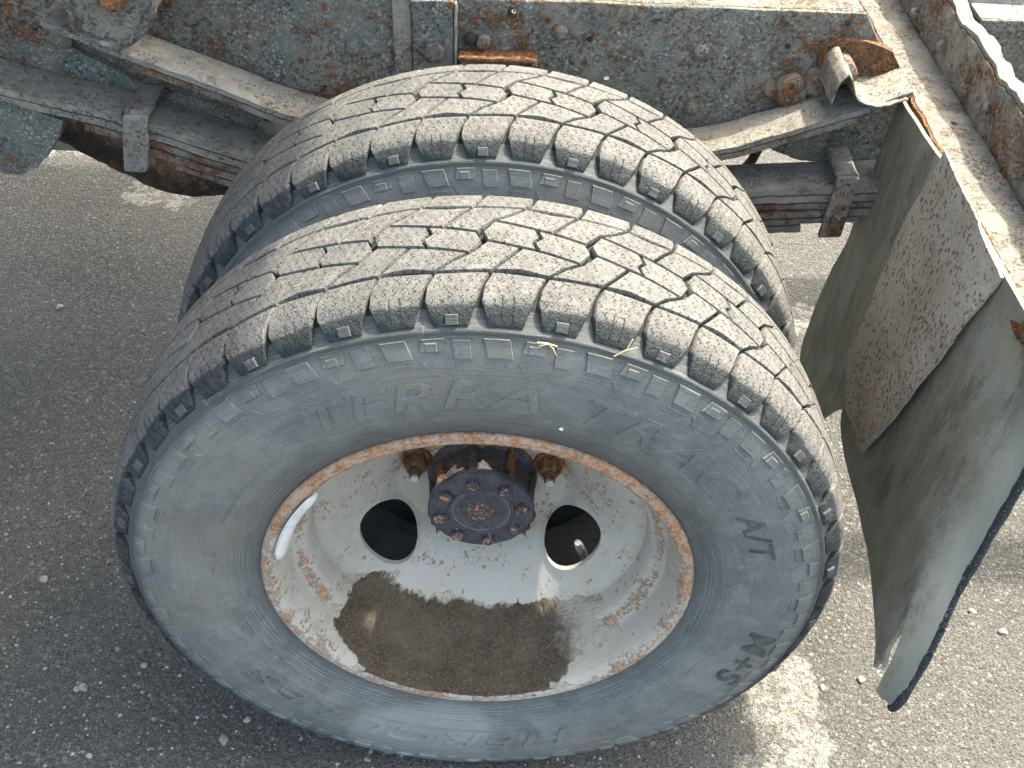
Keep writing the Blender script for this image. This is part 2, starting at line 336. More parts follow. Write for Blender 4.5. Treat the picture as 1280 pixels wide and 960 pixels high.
def mat_flap():
    g = G('olive_grey_rubber_flap'); n1 = g.noise(6, 5, .6, vec=g.scale(g.pos, (1, 1, .45))); n2 = g.noise(45, 5, .7, vec=g.scale(g.pos, (1, 1, .3))); n3 = g.noise(380, 3, .7)
    c = g.mix(g.st(n1, .3, .7), (.165, .158, .120), (.235, .228, .190)); c = g.mix(g.mul(g.st(n2, .42, .64), .6), c, (.29, .285, .25)); c = g.mix(g.mul(g.sub(1.0, g.st(g.noise(30, 6, .8, vec=g.scale(g.pos, (1, 1, .22))), .36, .47)), .5), c, (.075, .072, .058)); c = g.mix(g.mul(g.st(g.noise(17, 7, .8), .53, .60), .4), c, (.30, .27, .22))
    c = g.mix(g.mul(g.sub(1.0, g.st(n3, .33, .42)), .5), c, (.045, .045, .035))
    c = g.mix(g.mul(g.st(g.noise(700, 2), .68, .75), .6), c, (.40, .40, .38))
    at_ = g.n('ShaderNodeAttribute', out='Fac', attribute_name='edge')
    c = g.mix(g.mul(g.st(at_, .2, .9), .85), c, g.mix(n2, (.22, .225, .20), (.30, .305, .28)))  # curled band made paler: the light on it is put into the colour
    return g.done(c, .7, g.bump(g.add(g.mul(n2, 1), g.mul(n3, .6)), .0014, 1), spec=.35)
def mat_fray():
    g = G('frayed_black_rubber_edge'); n = g.noise(420, 3, .8); c = g.mix(g.st(n, .60, .66), (.040, .050, .058), (.42, .45, .47))
    return g.done(c, .85, g.bump(g.noise(250, 4, .8), .004, 1), spec=.3)
M['plate'] = mat_backplate(); M['flap'] = mat_flap(); M['fray'] = mat_fray()
M['weight'] = mat_simple('zinc_weight', (.62, .63, .63), (.78, .79, .79), 50, .5, .0006, 200)
M['valve'] = mat_simple('dull_brass_valve', (.34, .33, .31), (.50, .49, .46), 90, .5)
M['stone'] = mat_simple('pale_pebble', (.20, .19, .175), (.38, .36, .33), 90, .9)
M['straw'] = mat_simple('dry_straw', (.50, .40, .22), (.70, .62, .42), 90, .8)
M['petal'] = mat_simple('white_petal', (.72, .70, .66), (.80, .78, .74), 60, .7)
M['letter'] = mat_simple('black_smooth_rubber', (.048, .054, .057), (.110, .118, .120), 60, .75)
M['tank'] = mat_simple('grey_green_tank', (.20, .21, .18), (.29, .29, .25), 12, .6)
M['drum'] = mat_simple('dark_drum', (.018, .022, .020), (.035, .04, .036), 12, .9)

# ------------------------------------------------------------------ ground
gx = [-60, -20, -6, -2, 2, 6, 20, 60]
vs = [(x * 2, y * 2, 0) for y in gx for x in gx]
fs = [(j * 8 + i, j * 8 + i + 1, (j + 1) * 8 + i + 1, (j + 1) * 8 + i) for j in range(7) for i in range(7)]
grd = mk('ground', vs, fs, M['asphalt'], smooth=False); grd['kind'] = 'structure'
grd['label'] = 'old grey asphalt with pale dust and painted sun patches under the truck'

# ------------------------------------------------------------------ truck root
truck = bpy.data.objects.new('truck', None); COL.objects.link(truck)
truck['label'] = 'old rusty truck chassis with dual rear wheels, leaf springs and torn mud flap'; truck['category'] = 'truck'

# ------------------------------------------------------------------ tyres
YS, RS = .88, .92
PRH = [(0, .3862), (.022, .3860), (.044, .3848), (.062, .3824), (.0735, .3795), (.0800, .3758), (.0850, .3705), (.0890, .364), (.0925, .357),
       (.0965, .3475), (.0998, .338), (.1023, .325), (.1036, .311), (.1036, .298), (.1024, .284), (.0992, .268), (.0945, .254), (.0895, .243), (.0850, .234), (.0820, .2275), (.0805, .2215)]
def catmull(P, n):
    out = []
    for i in range(len(P) - 1):
        p0 = P[max(i - 1, 0)]; p1 = P[i]; p2 = P[i + 1]; p3 = P[min(i + 2, len(P) - 1)]
        for k in range(n):
            t = k / n
            out.append(tuple(.5 * (2 * b + (c - a) * t + (2 * a - 5 * b + 4 * c - d) * t * t + (3 * b - a - 3 * c + d) * t ** 3) for a, b, c, d in zip(p0, p1, p2, p3)))
    out.append(tuple(P[-1])); return out
PR = catmull(PRH, 6)
SL = [0]
for a, b in zip(PR, PR[1:]): SL.append(SL[-1] + math.hypot(b[0] - a[0], b[1] - a[1]))
def prof(s):
    """arc length from crown centre (negative = outboard) -> y, r, normal"""
    sg = -1 if s < 0 else 1; a = min(abs(s), SL[-1] - 1e-6)
    lo, hi = 0, len(SL) - 1
    while hi - lo > 1:
        m = (lo + hi) // 2
        if SL[m] <= a: lo = m
        else: hi = m
    t = (a - SL[lo]) / (SL[hi] - SL[lo]); y = PR[lo][0] + (PR[hi][0] - PR[lo][0]) * t; r = PR[lo][1] + (PR[hi][1] - PR[lo][1]) * t
    i0 = max(lo - 1, 0); i1 = min(hi + 1, len(PR) - 1)
    dy = PR[i1][0] - PR[i0][0]; dr = PR[i1][1] - PR[i0][1]
    if lo == 0: dr = 0
    l = math.hypot(dy, dr); return sg * y, r, sg * (-dr) / l, dy / l
def s_at(r):      # arc length where the sidewall reaches radius r
    for i in range(len(PR)):
        if PR[i][1] <= r: return SL[i]
S_SH = SL[6 * 5 + 2]; S_RIDGE = SL[6 * 8]
def sm(a, b, x): t = max(0, min(1, (x - a) / (b - a))); return t * t * (3 - 2 * t)
def T3(th, s, h):
    y, r, ny, nr = prof(s); y += ny * h; r += nr * h
    return Vector((r * math.cos(th), y, r * math.sin(th)))
def groove(s):
    a = abs(s); return .0080 * (1 - max(0, min(1, (a - .074) / (S_RIDGE - .0745))) ** 2.6)
NP = 50; PIT = 2 * PI / NP; RU = .386; PL = PIT * RU      # pitch, pitch length in metres
W = .0800

def squash(o):
    """flatten a mesh that stands on the asphalt"""
    for v in o.data.vertices:
        if v.co.z < -AX + .004: v.co.z = -AX + .002 + .1 * max(0, 0)

def inset(poly, d):
    n = len(poly); out = []
    area = sum(poly[i][0] * poly[(i + 1) % n][1] - poly[(i + 1) % n][0] * poly[i][1] for i in range(n))
    sg = 1 if area > 0 else -1
    for i in range(n):
        p = Vector(poly[i - 1]); q = Vector(poly[i]); r = Vector(poly[(i + 1) % n])
        a = (q - p).normalized(); b = (r - q).normalized(); na = Vector((-a.y, a.x)) * sg; nb = Vector((-b.y, b.x)) * sg
        m = na + nb
        if m.length < 1e-5: m = na
        m.normalize(); k = min(1 / max(m.dot(na), .35), 2.2)
        out.append(tuple(q + m * d * k))
    return out

def piece(poly, g, topf, botf, bev=.0009, cut=.011, cutu=.016, inner=True, irregular=0):
    """raised piece on the tyre surface. poly in metres (u along the tread, s across); topf/botf give heights"""
    bm = bmesh.new(); base = inset(poly, g) if g else poly
    if irregular: base = [(a + rng.uniform(-1, 1) * irregular, b + rng.uniform(-1, 1) * irregular) for a, b in base]
    mid = inset(base, bev * .15); inn = inset(base, bev)
    n = len(base)
    rings = [[bm.verts.new((u, s, 0)) for u, s in base], [bm.verts.new((u, s, .82)) for u, s in mid], [bm.verts.new((u, s, 1)) for u, s in inn]]
    for a, b in zip(rings, rings[1:]):
        for i in range(n): bm.faces.new((a[i], a[(i + 1) % n], b[(i + 1) % n], b[i]))
    bm.faces.new(rings[2])
    s0 = min(p[1] for p in base); s1 = max(p[1] for p in base); u0 = min(p[0] for p in base); u1 = max(p[0] for p in base)
    k = s0 + cut
    while k < s1:
        bmesh.ops.bisect_plane(bm, geom=bm.verts[:] + bm.edges[:] + bm.faces[:], plane_co=(0, k, 0), plane_no=(0, 1, 0)); k += cut
    k = u0 + cutu
    while k < u1:
        bmesh.ops.bisect_plane(bm, geom=bm.verts[:] + bm.edges[:] + bm.faces[:], plane_co=(k, 0, 0), plane_no=(1, 0, 0)); k += cutu
    uvl = bm.loops.layers.uv.new('UVMap')
    bmesh.ops.recalc_face_normals(bm, faces=bm.faces)
    flat = {}
    for v in bm.verts: flat[v.index] = v.co.copy()
    bm.verts.index_update()
    co = [v.co.copy() for v in bm.verts]; wl = []
    for f in bm.faces:
        for l in f.loops: c = co[l.vert.index]; l[uvl].uv = (c.x, c.y)
    for v in bm.verts:
        c = co[v.index]; h = botf(c.y) + (topf(c.y) - botf(c.y)) * c.z
        v.co = T3(c.x / RU, c.y, h); wl.append(1 - c.z)
    me = bpy.data.meshes.new('piece'); bm.to_mesh(me); bm.free()
    me.polygons.foreach_set('use_smooth', [True] * len(me.polygons)); me.set_sharp_from_angle(angle=math.radians(38))
    a = me.attributes.new('wall', 'FLOAT', 'POINT'); a.data.foreach_set('value', wl)
    return me

def pp(l): return [(u * PL, v * W) for u, v in l]
# groove centre lines of one double pitch (u in pitches, v across, -1 = outboard shoulder); the inboard half is the same turned round
def turn(l): return [(2.0 - u, -v) for u, v in l]
zig = [(1.02, -.20), (.93, -.05), (1.07, .05), (.98, .20)]
cen_a = [(.09, -.08), (.55, -.145)] + zig + [(.20, .31), (-.01, .08)]
cen_b = [(.09 + 1.92, -.08), (1.91, .08), (1.5, .135)] + zig[::-1] + [(1.80, -.31)]
I_a = [(-.80, -.62), (-.52, -.45), (-.20, -.31), (.09, -.08), (.55, -.145), (.72, -.17), (.44, -.41), (.20, -.595)]
I_b = [(.20, -.595), (.44, -.41), (.72, -.17), (1.02, -.20), (1.80, -.31), (1.48, -.45), (1.20, -.62), (.7, -.565)]
def shoulder(k, w=0):
    kk = k
    return [(kk + .20, -.62 if k % 2 else -.595), (kk + 1.20, -.595 if k % 2 else -.62), (kk + 1.06, -.82), (kk + 1.0 - .02, -1.0), (kk + .94, -1.09), (kk + .90, -1.17), (kk + .84, -1.29),
            (kk + .16, -1.29), (kk + .10, -1.17), (kk + .06, -1.09), (kk + .02, -1.0), (kk + .06, -.80)]
topf = lambda s: .0
botf = lambda s: -groove(s) - .0008
blocks = []          # (mesh, is_outboard_shoulder)
gap = .0011
for nm, poly in (('c', cen_a), ('c', cen_b), ('i', I_a), ('i', I_b)):
    blocks.append((piece(pp(poly), gap, topf, botf), nm, poly))
for poly in (I_a, I_b): blocks.append((piece(pp(turn(poly)), gap, topf, botf), 'i', turn(poly)))
sh_top = lambda s: .0003 * sm(S_SH, S_RIDGE, abs(s))
for k in (0, 1):
    blocks.append((piece(pp(shoulder(k)), gap, sh_top, botf, bev=.0014, cut=.006), 's', shoulder(k)))
    blocks.append((piece(pp(turn(shoulder(k))), gap, sh_top, botf, bev=.0014, cut=.006), 'r', turn(shoulder(k))))
for b in blocks: b[0].materials.append(M['tread'])

def spiece(r0, r1, u0, u1, slant, h, bev=.0007, g=0):
    """raised moulding on the outboard sidewall between radii r0 > r1, u in pitches"""
    a, b = -s_at(r0), -s_at(r1)
    P_ = [(u0 * PL, a), (u1 * PL, a), ((u1 + slant) * PL, b), ((u0 + slant) * PL, b)]
    return piece(P_, g, lambda s: h, lambda s: -.0012, bev=bev, cut=.012)
lugs = [spiece(.3515, .3355, .10, .62, .10, .0024), spiece(.3515, .3400, .92, 1.38, -.06, .0022), spiece(.3500, .3320, 1.50, 1.86, .04, .0016)]
squares = [spiece(.3475, .3400, .98, 1.22, 0, .0030, .0009), spiece(.3690, .3610, 1.40, 1.64, 0, .0026, .0008)]
ticks = [spiece(.3310, .3290, .15, .60, .05, .0012, .0004), spiece(.3330, .3240, .80, .90, .15, .0010, .0004)]
for m_ in lugs + squares + ticks: m_.materials.append(M['side'])

def tyre(yc, name_label):
    root_mat = None
    # carcass: one closed skin, floor of the grooves under the tread
    N = 400; ss = []
    s = -SL[-1]
    while s < SL[-1]:
        ss.append(s); s += .0022 if .06 < abs(s) < .115 else .005
    ss.append(SL[-1])
    vs, fs = [], []
    for i in range(N):
        th = 2 * PI * i / N
        for s in ss:
            h = -groove(s)
            # moulded ridge line round the shoulder and bulge where the tyre carries the load
            h += .0016 * math.exp(-((abs(s) - S_RIDGE - .002) / .0012) ** 2)
            p = T3(th, s, h)
            d = math.exp(-((th - 1.5 * PI) / .42) ** 2); p.y += (1 if p.y > 0 else -1) * .001 * d * sm(.24, .33, math.hypot(p.x, p.z))
            p.z = max(p.z, -AX + .0015); vs.append(p)
    n = len(ss)
    for i in range(N):
        for j in range(n - 1): fs.append((i * n + j, i * n + j + 1, ((i + 1) % N) * n + j + 1, ((i + 1) % N) * n + j))
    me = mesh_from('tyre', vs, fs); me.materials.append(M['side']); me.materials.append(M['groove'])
    mi = []
    for i in range(N):
        for j in range(n - 1): mi.append(1 if abs(ss[j]) < .088 else 0)
    me.polygons.foreach_set('material_index', mi)
    ty = link('tyre', me, None, truck, name_label); ty.location = (0, yc, AX)
    # blocks
    stuff_src = []
    def put(name, me_, ang, mir=False):
        o = bpy.data.objects.new(name, me_); COL.objects.link(o); o.parent = ty; o.rotation_euler = (0, -ang, 0); return o
    off = math.radians(90.6) - 0 * PIT
    for k in range(25):
        a0 = off + k * 2 * PIT
        for me_, kind, poly in blocks:
            cu = sum(p[0] for p in poly) / len(poly)
            ang = -a0                                     # u grows clockwise as seen from outside
            real = (off + k * 2 * PIT + cu * PIT) % (2 * PI)
            below = 1.33 * PI < real < 1.67 * PI
            seen = (real < math.radians(200) or real > math.radians(340)) if kind != 's' else not below
            if kind == 'r': seen = math.radians(5) < real < math.radians(175)
            if seen: put('tread_block', me_, a0)
            else: stuff_src.append((me_, a0))
        for lst, nm in ((lugs, 'sidewall_lug'), (squares, 'raised_square'), (ticks, 'moulded_tick')):
            for me_ in lst: put(nm, me_, a0)
    bm = bmesh.new()
    for me_, a in stuff_src:
        n0 = len(bm.verts); bm.from_mesh(me_); bm.verts.ensure_lookup_table()
        bmesh.ops.transform(bm, matrix=Matrix.Rotation(-a, 4, 'Y'), verts=bm.verts[n0:])
    for v in bm.verts: v.co.z = max(v.co.z, -AX + .0012)
    m2 = bpy.data.meshes.new('lower_tread'); bm.to_mesh(m2); bm.free(); m2.materials.append(M['tread'])
    lt = link('lower_tread', m2, None, ty); lt['kind'] = 'stuff'
    return ty

# The pieces were laid with u growing with the angle; seen from outside (looking along +Y) that is to the left,
# so mirror u once to make the pattern run to the right as in the photograph.
for me_ in [b[0] for b in blocks] + lugs + squares + ticks:
    for v in me_.vertices: v.co.x, v.co.z = v.co.x, -v.co.z
    me_.flip_normals()
ty1 = tyre(0, 'outer dual tyre with worn dusty tread and scuffed sidewall')
ty2 = tyre(.2667, 'inner dual tyre behind the outer one')
ty2.rotation_euler = (0, math.radians(2.6), 0)

# moulded lettering
def lettering(txt, cdeg, span, r0, hgt, parent, mat, h=.0012, shear=.25, small=False):
    cu = bpy.data.curves.new('lettering', 'FONT'); cu.body = txt; cu.size = 1; cu.align_x = 'CENTER'; cu.shear = shear; cu.offset = .012; cu.space_character = 1.12
    o = bpy.data.objects.new('tmp', cu); COL.objects.link(o); dg = bpy.context.evaluated_depsgraph_get(); me = bpy.data.meshes.new_from_object(o.evaluated_get(dg))
    bpy.data.objects.remove(o)
    bm = bmesh.new(); bm.from_mesh(me); xs = [v.co.x for v in bm.verts]; x0, x1 = min(xs), max(xs); ys = [v.co.y for v in bm.verts]; y0, y1 = min(ys), max(ys)
    tot = math.radians(span) * r0
    for v in bm.verts: v.co.x = ((v.co.x - x0) / (x1 - x0) - .5) * tot; v.co.y = (v.co.y - y0) / (y1 - y0) * hgt; v.co.z = 0
    bmesh.ops.remove_doubles(bm, verts=bm.verts, dist=1e-5)
    ext = bmesh.ops.extrude_face_region(bm, geom=bm.faces[:])
    for v in [g_ for g_ in ext['geom'] if isinstance(g_, bmesh.types.BMVert)]: v.co.z = 1
    bmesh.ops.triangulate(bm, faces=[f for f in bm.faces if len(f.verts) > 4])
    k = -tot / 2 + .006
    while k < tot / 2:
        bmesh.ops.bisect_plane(bm, geom=bm.verts[:] + bm.edges[:] + bm.faces[:], plane_co=(k, 0, 0), plane_no=(1, 0, 0)); k += .006
    k = .008
    while k < hgt:
        bmesh.ops.bisect_plane(bm, geom=bm.verts[:] + bm.edges[:] + bm.faces[:], plane_co=(0, k, 0), plane_no=(0, 1, 0)); k += .008
    sb = s_at(r0)
    for v in bm.verts:
        th = math.radians(cdeg) - v.co.x / r0; v.co = T3(th, -(sb - v.co.y), h if v.co.z > .5 else -.001)
    if small:
        o = bm_obj('small_lettering', bm, mat, parent, sharp=30); o['kind'] = 'stuff'; return o
    left = set(bm.faces)
    while left:
        st_ = [next(iter(left))]; isl = set(st_); left.discard(st_[0])
        while st_:
            f = st_.pop()
            for e in f.edges:
                for f2 in e.link_faces:
                    if f2 in left: left.discard(f2); isl.add(f2); st_.append(f2)
        b2 = bmesh.new(); mp = {}
        for f in isl:
            for v in f.verts:
                if v not in mp: mp[v] = b2.verts.new(v.co)
        for f in isl: b2.faces.new([mp[v] for v in f.verts])
        bm_obj('letter', b2, mat, parent, sharp=30)
    bm.free()
lettering('TERRA TRAC', 78, 86, .278, .034, ty1, M['side'], h=.0014)
lettering('A/T', 23, 15, .285, .024, ty1, M['letter'], h=.0009)
lettering('HERCULES', 252, 84, .277, .027, ty1, M['side'], h=.0026)
lettering('M+S', 342.5, 19, .300, .033, ty1, M['letter'], h=.0012)
lettering('LT215/85R16 TUBELESS', 208, 40, .258, .008, ty1, M['side'], h=.0007, shear=0, small=True)
lettering('MAX LOAD 2470 LBS', 308, 26, .300, .008, ty1, M['side'], h=.0007, shear=0, small=True)

# ------------------------------------------------------------------ rims
def lathe(name, P, mat, parent, N=160, yc=0.0, zc=AX, closed=False, sharp=30, label=None, smooth=True):
    vs, fs = [], []
    for i in range(N):
        t = 2 * PI * i / N
        for y, r in P: vs.append((r * math.cos(t), y + yc, r * math.sin(t) + zc))
    n = len(P)
    for i in range(N):
        for j in range(n - 1 + closed): fs.append((i * n + j, i * n + (j + 1) % n, ((i + 1) % N) * n + (j + 1) % n, ((i + 1) % N) * n + j))
    o = mk(name, vs, fs, mat, parent, smooth, sharp, label)
    bm = bmesh.new(); bm.from_mesh(o.data); bmesh.ops.recalc_face_normals(bm, faces=bm.faces); bm.to_mesh(o.data); bm.free()
    return o
RIMP = catmull([(-.0790, .2215), (-.0835, .2235), (-.0868, .2222), (-.0880, .2185), (-.0862, .2145), (-.0810, .2105), (-.0720, .2075), (-.0560, .2050),
        (-.0455, .2040), (-.0415, .2010), (-.0385, .1950), (-.0330, .1890), (-.0260, .1862), (-.0100, .1850), (.0300, .1848), (.0480, .1880), (.0580, .1990), (.0780, .2060), (.0870, .2190), (.0820, .2230)], 3)
def rim(yc, label):
    back = [(y + (.0 if 3 < i < len(RIMP) - 5 else 0), r + .0035) for i, (y, r) in enumerate(RIMP)]
    return lathe('rim', RIMP + back[::-1], M['rim'], truck, 200, yc, closed=True, sharp=50, label=label)
rim1 = rim(0, 'outer pale grey wheel rim, deep dish, rusty along the flange')
DP = catmull([(.030, .040), (.072, .050), (.072, .060), (.0718, .092), (.068, .1015), (.0555, .112), (.0395, .1265), (.0240, .141), (.0110, .154), (.0020, .165), (-.0030, .175), (-.0045, .1848), (-.0060, .1852)], 4)
def disc_y(r):
    for a, b in zip(DP[4:], DP[5:]):
        if a[1] <= r <= b[1]: return a[0] + (b[0] - a[0]) * (r - a[1]) / max(1e-9, b[1] - a[1])
    return DP[-1][0]
HR, HC, HT, HA = .0240, .1250, 1.95, (-30.5, 90, 210.5)      # hand holes: radial half width, centre radius, stretch along the circle
def make_disc(yc, mirror=1):
    pts, edges = [], []
    def ringp(cx, cz, r, n):
        b = len(pts)
        for i in range(n): pts.append(Vector((cx + r * math.cos(2 * PI * i / n), cz + r * math.sin(2 * PI * i / n)))); edges.append((b + i, b + (i + 1) % n))
    def hole(a, r, n):
        b = len(pts); ca, sa = math.cos(math.radians(a)), math.sin(math.radians(a))
        for i in range(n):
            p, q = HC + r * math.cos(2 * PI * i / n), r * HT * math.sin(2 * PI * i / n)
            pts.append(Vector((p * ca - q * sa, p * sa + q * ca))); edges.append((b + i, b + (i + 1) % n))
    def hd(x, z):
        best = 9
        for a in HA:
            ca, sa = math.cos(math.radians(a)), math.sin(math.radians(a)); best = min(best, math.hypot(x * ca + z * sa - HC, (-x * sa + z * ca) / HT))
        return best
    ringp(0, 0, .1847, 120); ringp(0, 0, .050, 60)
    for a in HA: hole(a, HR, 44); hole(a, HR + .0035, 44)
    for r in [x * .001 for x in range(54, 184, 4)] + [.1015, .104, .182]:
        n = int(2 * PI * r / .006)
        for i in range(n):
            x, z = r * math.cos(2 * PI * i / n), r * math.sin(2 * PI * i / n)
            if abs(hd(x, z) - HR - .0018) > .003: pts.append(Vector((x, z)))
    v2, e2, f2, *_ = delaunay_2d_cdt(pts, edges, [], 0, 1e-6)
    def inhole(c): return hd(c[0], c[1]) < HR * .998 or math.hypot(*c) < .0499
    fs = [f for f in f2 if not inhole((sum(v2[i].x for i in f) / len(f), sum(v2[i].y for i in f) / len(f)))]
    vs = []
    for v in v2:
        r = v.length; y = disc_y(min(max(r, .0502), .1847)); dh = hd(v.x, v.y)
        if dh < HR + .003: y -= .0022 * (1 - abs(dh - HR) / .003) if dh >= HR - 1e-4 else 0      # rolled lip round each hand hole
        vs.append((v.x, y * mirror, v.y))
    bm = bmesh.new(); bv = [bm.verts.new(v) for v in vs]
    for f in fs: bm.faces.new([bv[i] for i in f])
    for v in [v for v in bm.verts if not v.link_faces]: bm.verts.remove(v)
    ext = bmesh.ops.extrude_face_region(bm, geom=bm.faces[:], use_keep_orig=True)
    for v in [g_ for g_ in ext['geom'] if isinstance(g_, bmesh.types.BMVert)]: v.co.y += .006
    bmesh.ops.translate(bm, verts=bm.verts, vec=(0, yc, AX if True else 0))
    return bm
bm_obj('rim_disc', make_disc(0), M['rim'], rim1, sharp=40)
# balance weight clipped on the flange (left) : bent bar
def weight():
    vs, fs = [], []; n = 40
    sec = [(-.0905, .2185), (-.0935, .214), (-.0935, .2075), (-.0895, .2035), (-.083, .204), (-.083, .212)]
    sec = [(-.0880, .2125), (-.0905, .2105), (-.0890, .2060), (-.0830, .2025), (-.0760, .2015), (-.0740, .2060), (-.080, .2085)]
    for i in range(n + 1):
        f = i / n; t = math.radians(141 + 29 * f); w_ = min(1.15, .75 + 4 * min(f, 1 - f)) * (1 + .05 * fbm((f * 9, 0, 0)))
        for y, r in sec:
            yy = -.081 + (y + .081) * w_; rr = .2075 + (r - .2075) * w_
            vs.append((rr * math.cos(t), yy, rr * math.sin(t) + AX))
    m = len(sec)
    for i in range(n):
        for j in range(m): fs.append((i * m + j, i * m + (j + 1) % m, (i + 1) * m + (j + 1) % m, (i + 1) * m + j))
    fs.append(tuple(range(m))); fs.append(tuple(range(n * m, n * m + m))[::-1])
    mk('balance_weight', vs, fs, M['weight'], rim1, True, 50)
weight()
rim2 = rim(.2667, 'inner wheel rim seen through the hand holes'); rim2.data.materials[0] = M['pipe']  # dark finish: shade between the wheels put into rim and disc colour
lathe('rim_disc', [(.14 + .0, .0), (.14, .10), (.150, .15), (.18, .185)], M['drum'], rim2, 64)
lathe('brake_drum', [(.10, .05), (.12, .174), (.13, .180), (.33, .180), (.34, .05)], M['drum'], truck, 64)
# valve stem of the inner wheel
def tube(name, pts, r, mat, parent, n=16, label=None, caps=True, rad=None, jitter=0):
    vs, fs = [], []; pts = [Vector(p) for p in pts]; up = Vector((.1, .2, 1)).normalized()
    for i, p in enumerate(pts):
        d = (pts[min(i + 1, len(pts) - 1)] - pts[max(i - 1, 0)]).normalized()
        a = d.cross(up); a = a.normalized() if a.length > .05 else d.cross(Vector((1, 0, 0))).normalized(); b = d.cross(a).normalized(); rr = rad[i] if rad else r
        for k in range(n):
            t = 2 * PI * k / n; q = p + (a * math.cos(t) + b * math.sin(t)) * rr
            if jitter: q += (a * math.cos(t) + b * math.sin(t)) * jitter * fbm(q, 60)
            vs.append(q)
    for i in range(len(pts) - 1):
        for k in range(n): fs.append((i * n + k, i * n + (k + 1) % n, (i + 1) * n + (k + 1) % n, (i + 1) * n + k))
    if caps: fs.append(tuple(range(n))[::-1]); fs.append(tuple(range((len(pts) - 1) * n, len(pts) * n)))
    return mk(name, vs, fs, mat, parent, True, 40, label)
tube('valve_stem', [at(748, 735, 1, .085), at(736, 708, 1, .066), at(734, 704, 1, .063), at(733, 702, 1, .062), at(724, 682, 1, .052), at(722, 678, 1, .050)], .0045, M['valve'], rim2, 16, rad=[.0036, .0036, .0040, .0058, .0056, .0040])

# hub
hub = lathe('hub', [(.085, .030), (.078, .064), (.070, .064), (.064, .056), (.034, .0535), (.030, .0545), (.027, .0595), (.0195, .0600), (.0170, .0585), (.0166, .0385), (.0150, .0375), (.0142, .0360), (.0148, .0345), (.0168, .0335), (.0172, .0300), (.0175, 0)], M['hub'], truck, 96, sharp=25, label='black hub flange with flaking rust')
for v in hub.data.vertices:
    d = fbm(v.co, 90, 4) * .0010; v.co.y += d; r_ = Vector((v.co.x, 0, v.co.z - AX)); v.co += r_.normalized() * fbm(v.co, 70, 3) * .0008 if r_.length > .01 else Vector()
def hexa(name, c, ax, rad, h, mat, parent, washer=0, stud=0, n=6, dome=0, rot=0.2):
    """bolt head or nut; ax 'y' points to -Y"""
    bm = bmesh.new()
    def prism(r0, r1, a, b, n, rot=0):
        lo = [bm.verts.new((r0 * math.cos(rot + 2 * PI * i / n), a, r0 * math.sin(rot + 2 * PI * i / n))) for i in range(n)]
        hi = [bm.verts.new((r1 * math.cos(rot + 2 * PI * i / n), b, r1 * math.sin(rot + 2 * PI * i / n))) for i in range(n)]
        for i in range(n): bm.faces.new((lo[i], lo[(i + 1) % n], hi[(i + 1) % n], hi[i]))
        return lo, hi
    if washer:
        a, b = prism(washer, washer * .96, .0005, -.0022, 24); bm.faces.new(b)
    lo, hi = prism(rad, rad, .001, -h * .85, n, rot); b2 = [bm.verts.new((v.co.x * .86, -h, v.co.z * .86)) for v in hi]
    for i in range(n): bm.faces.new((hi[i], hi[(i + 1) % n], b2[(i + 1) % n], b2[i]))
    bm.faces.new(b2)
    if stud:
        a, b = prism(rad * .5, rad * .46, -h * .9, -h - stud, 14); bm.faces.new(b)
    for v in bm.verts: v.co += Vector(c) + Vector((0, fbm(v.co * 1 + Vector(c), 150, 2) * .0006, 0))
    return bm_obj(name, bm, mat, parent, sharp=30)
for k in range(8):
    a = 2 * PI * (k + .25) / 8
    hexa('hub_bolt', (.0470 * math.cos(a), .0170, AX + .0470 * math.sin(a)), 'y', .0078, .0062, M['hub'], hub, rot=k, n=6)
for k in range(8):       # ribs along the hub barrel
    a = 2 * PI * (k + .25) / 8
    tube('hub_rib', [(.0535 * math.cos(a), .019, AX + .0535 * math.sin(a)), (.0545 * math.cos(a), .030, AX + .0545 * math.sin(a)), (.058 * math.cos(a), .070, AX + .058 * math.sin(a))], .0055, M['rustd'] if k % 2 else M['hub'], hub, 10, jitter=.0008)
for k in range(5):
    a = math.radians(18 + 72 * k); c = (.080 * math.cos(a), .0715, AX + .084 * math.sin(a))
    nut = hexa('wheel_nut', c, 'y', .0135, .018, M['rustd'], truck, washer=.0185, stud=.012, rot=k * .4)
    if k != 1: tube('stud_tip', [(c[0], c[1] - .022, c[2]), (c[0], c[1] - .033, c[2])], .0048, M['valve'], nut, 12)

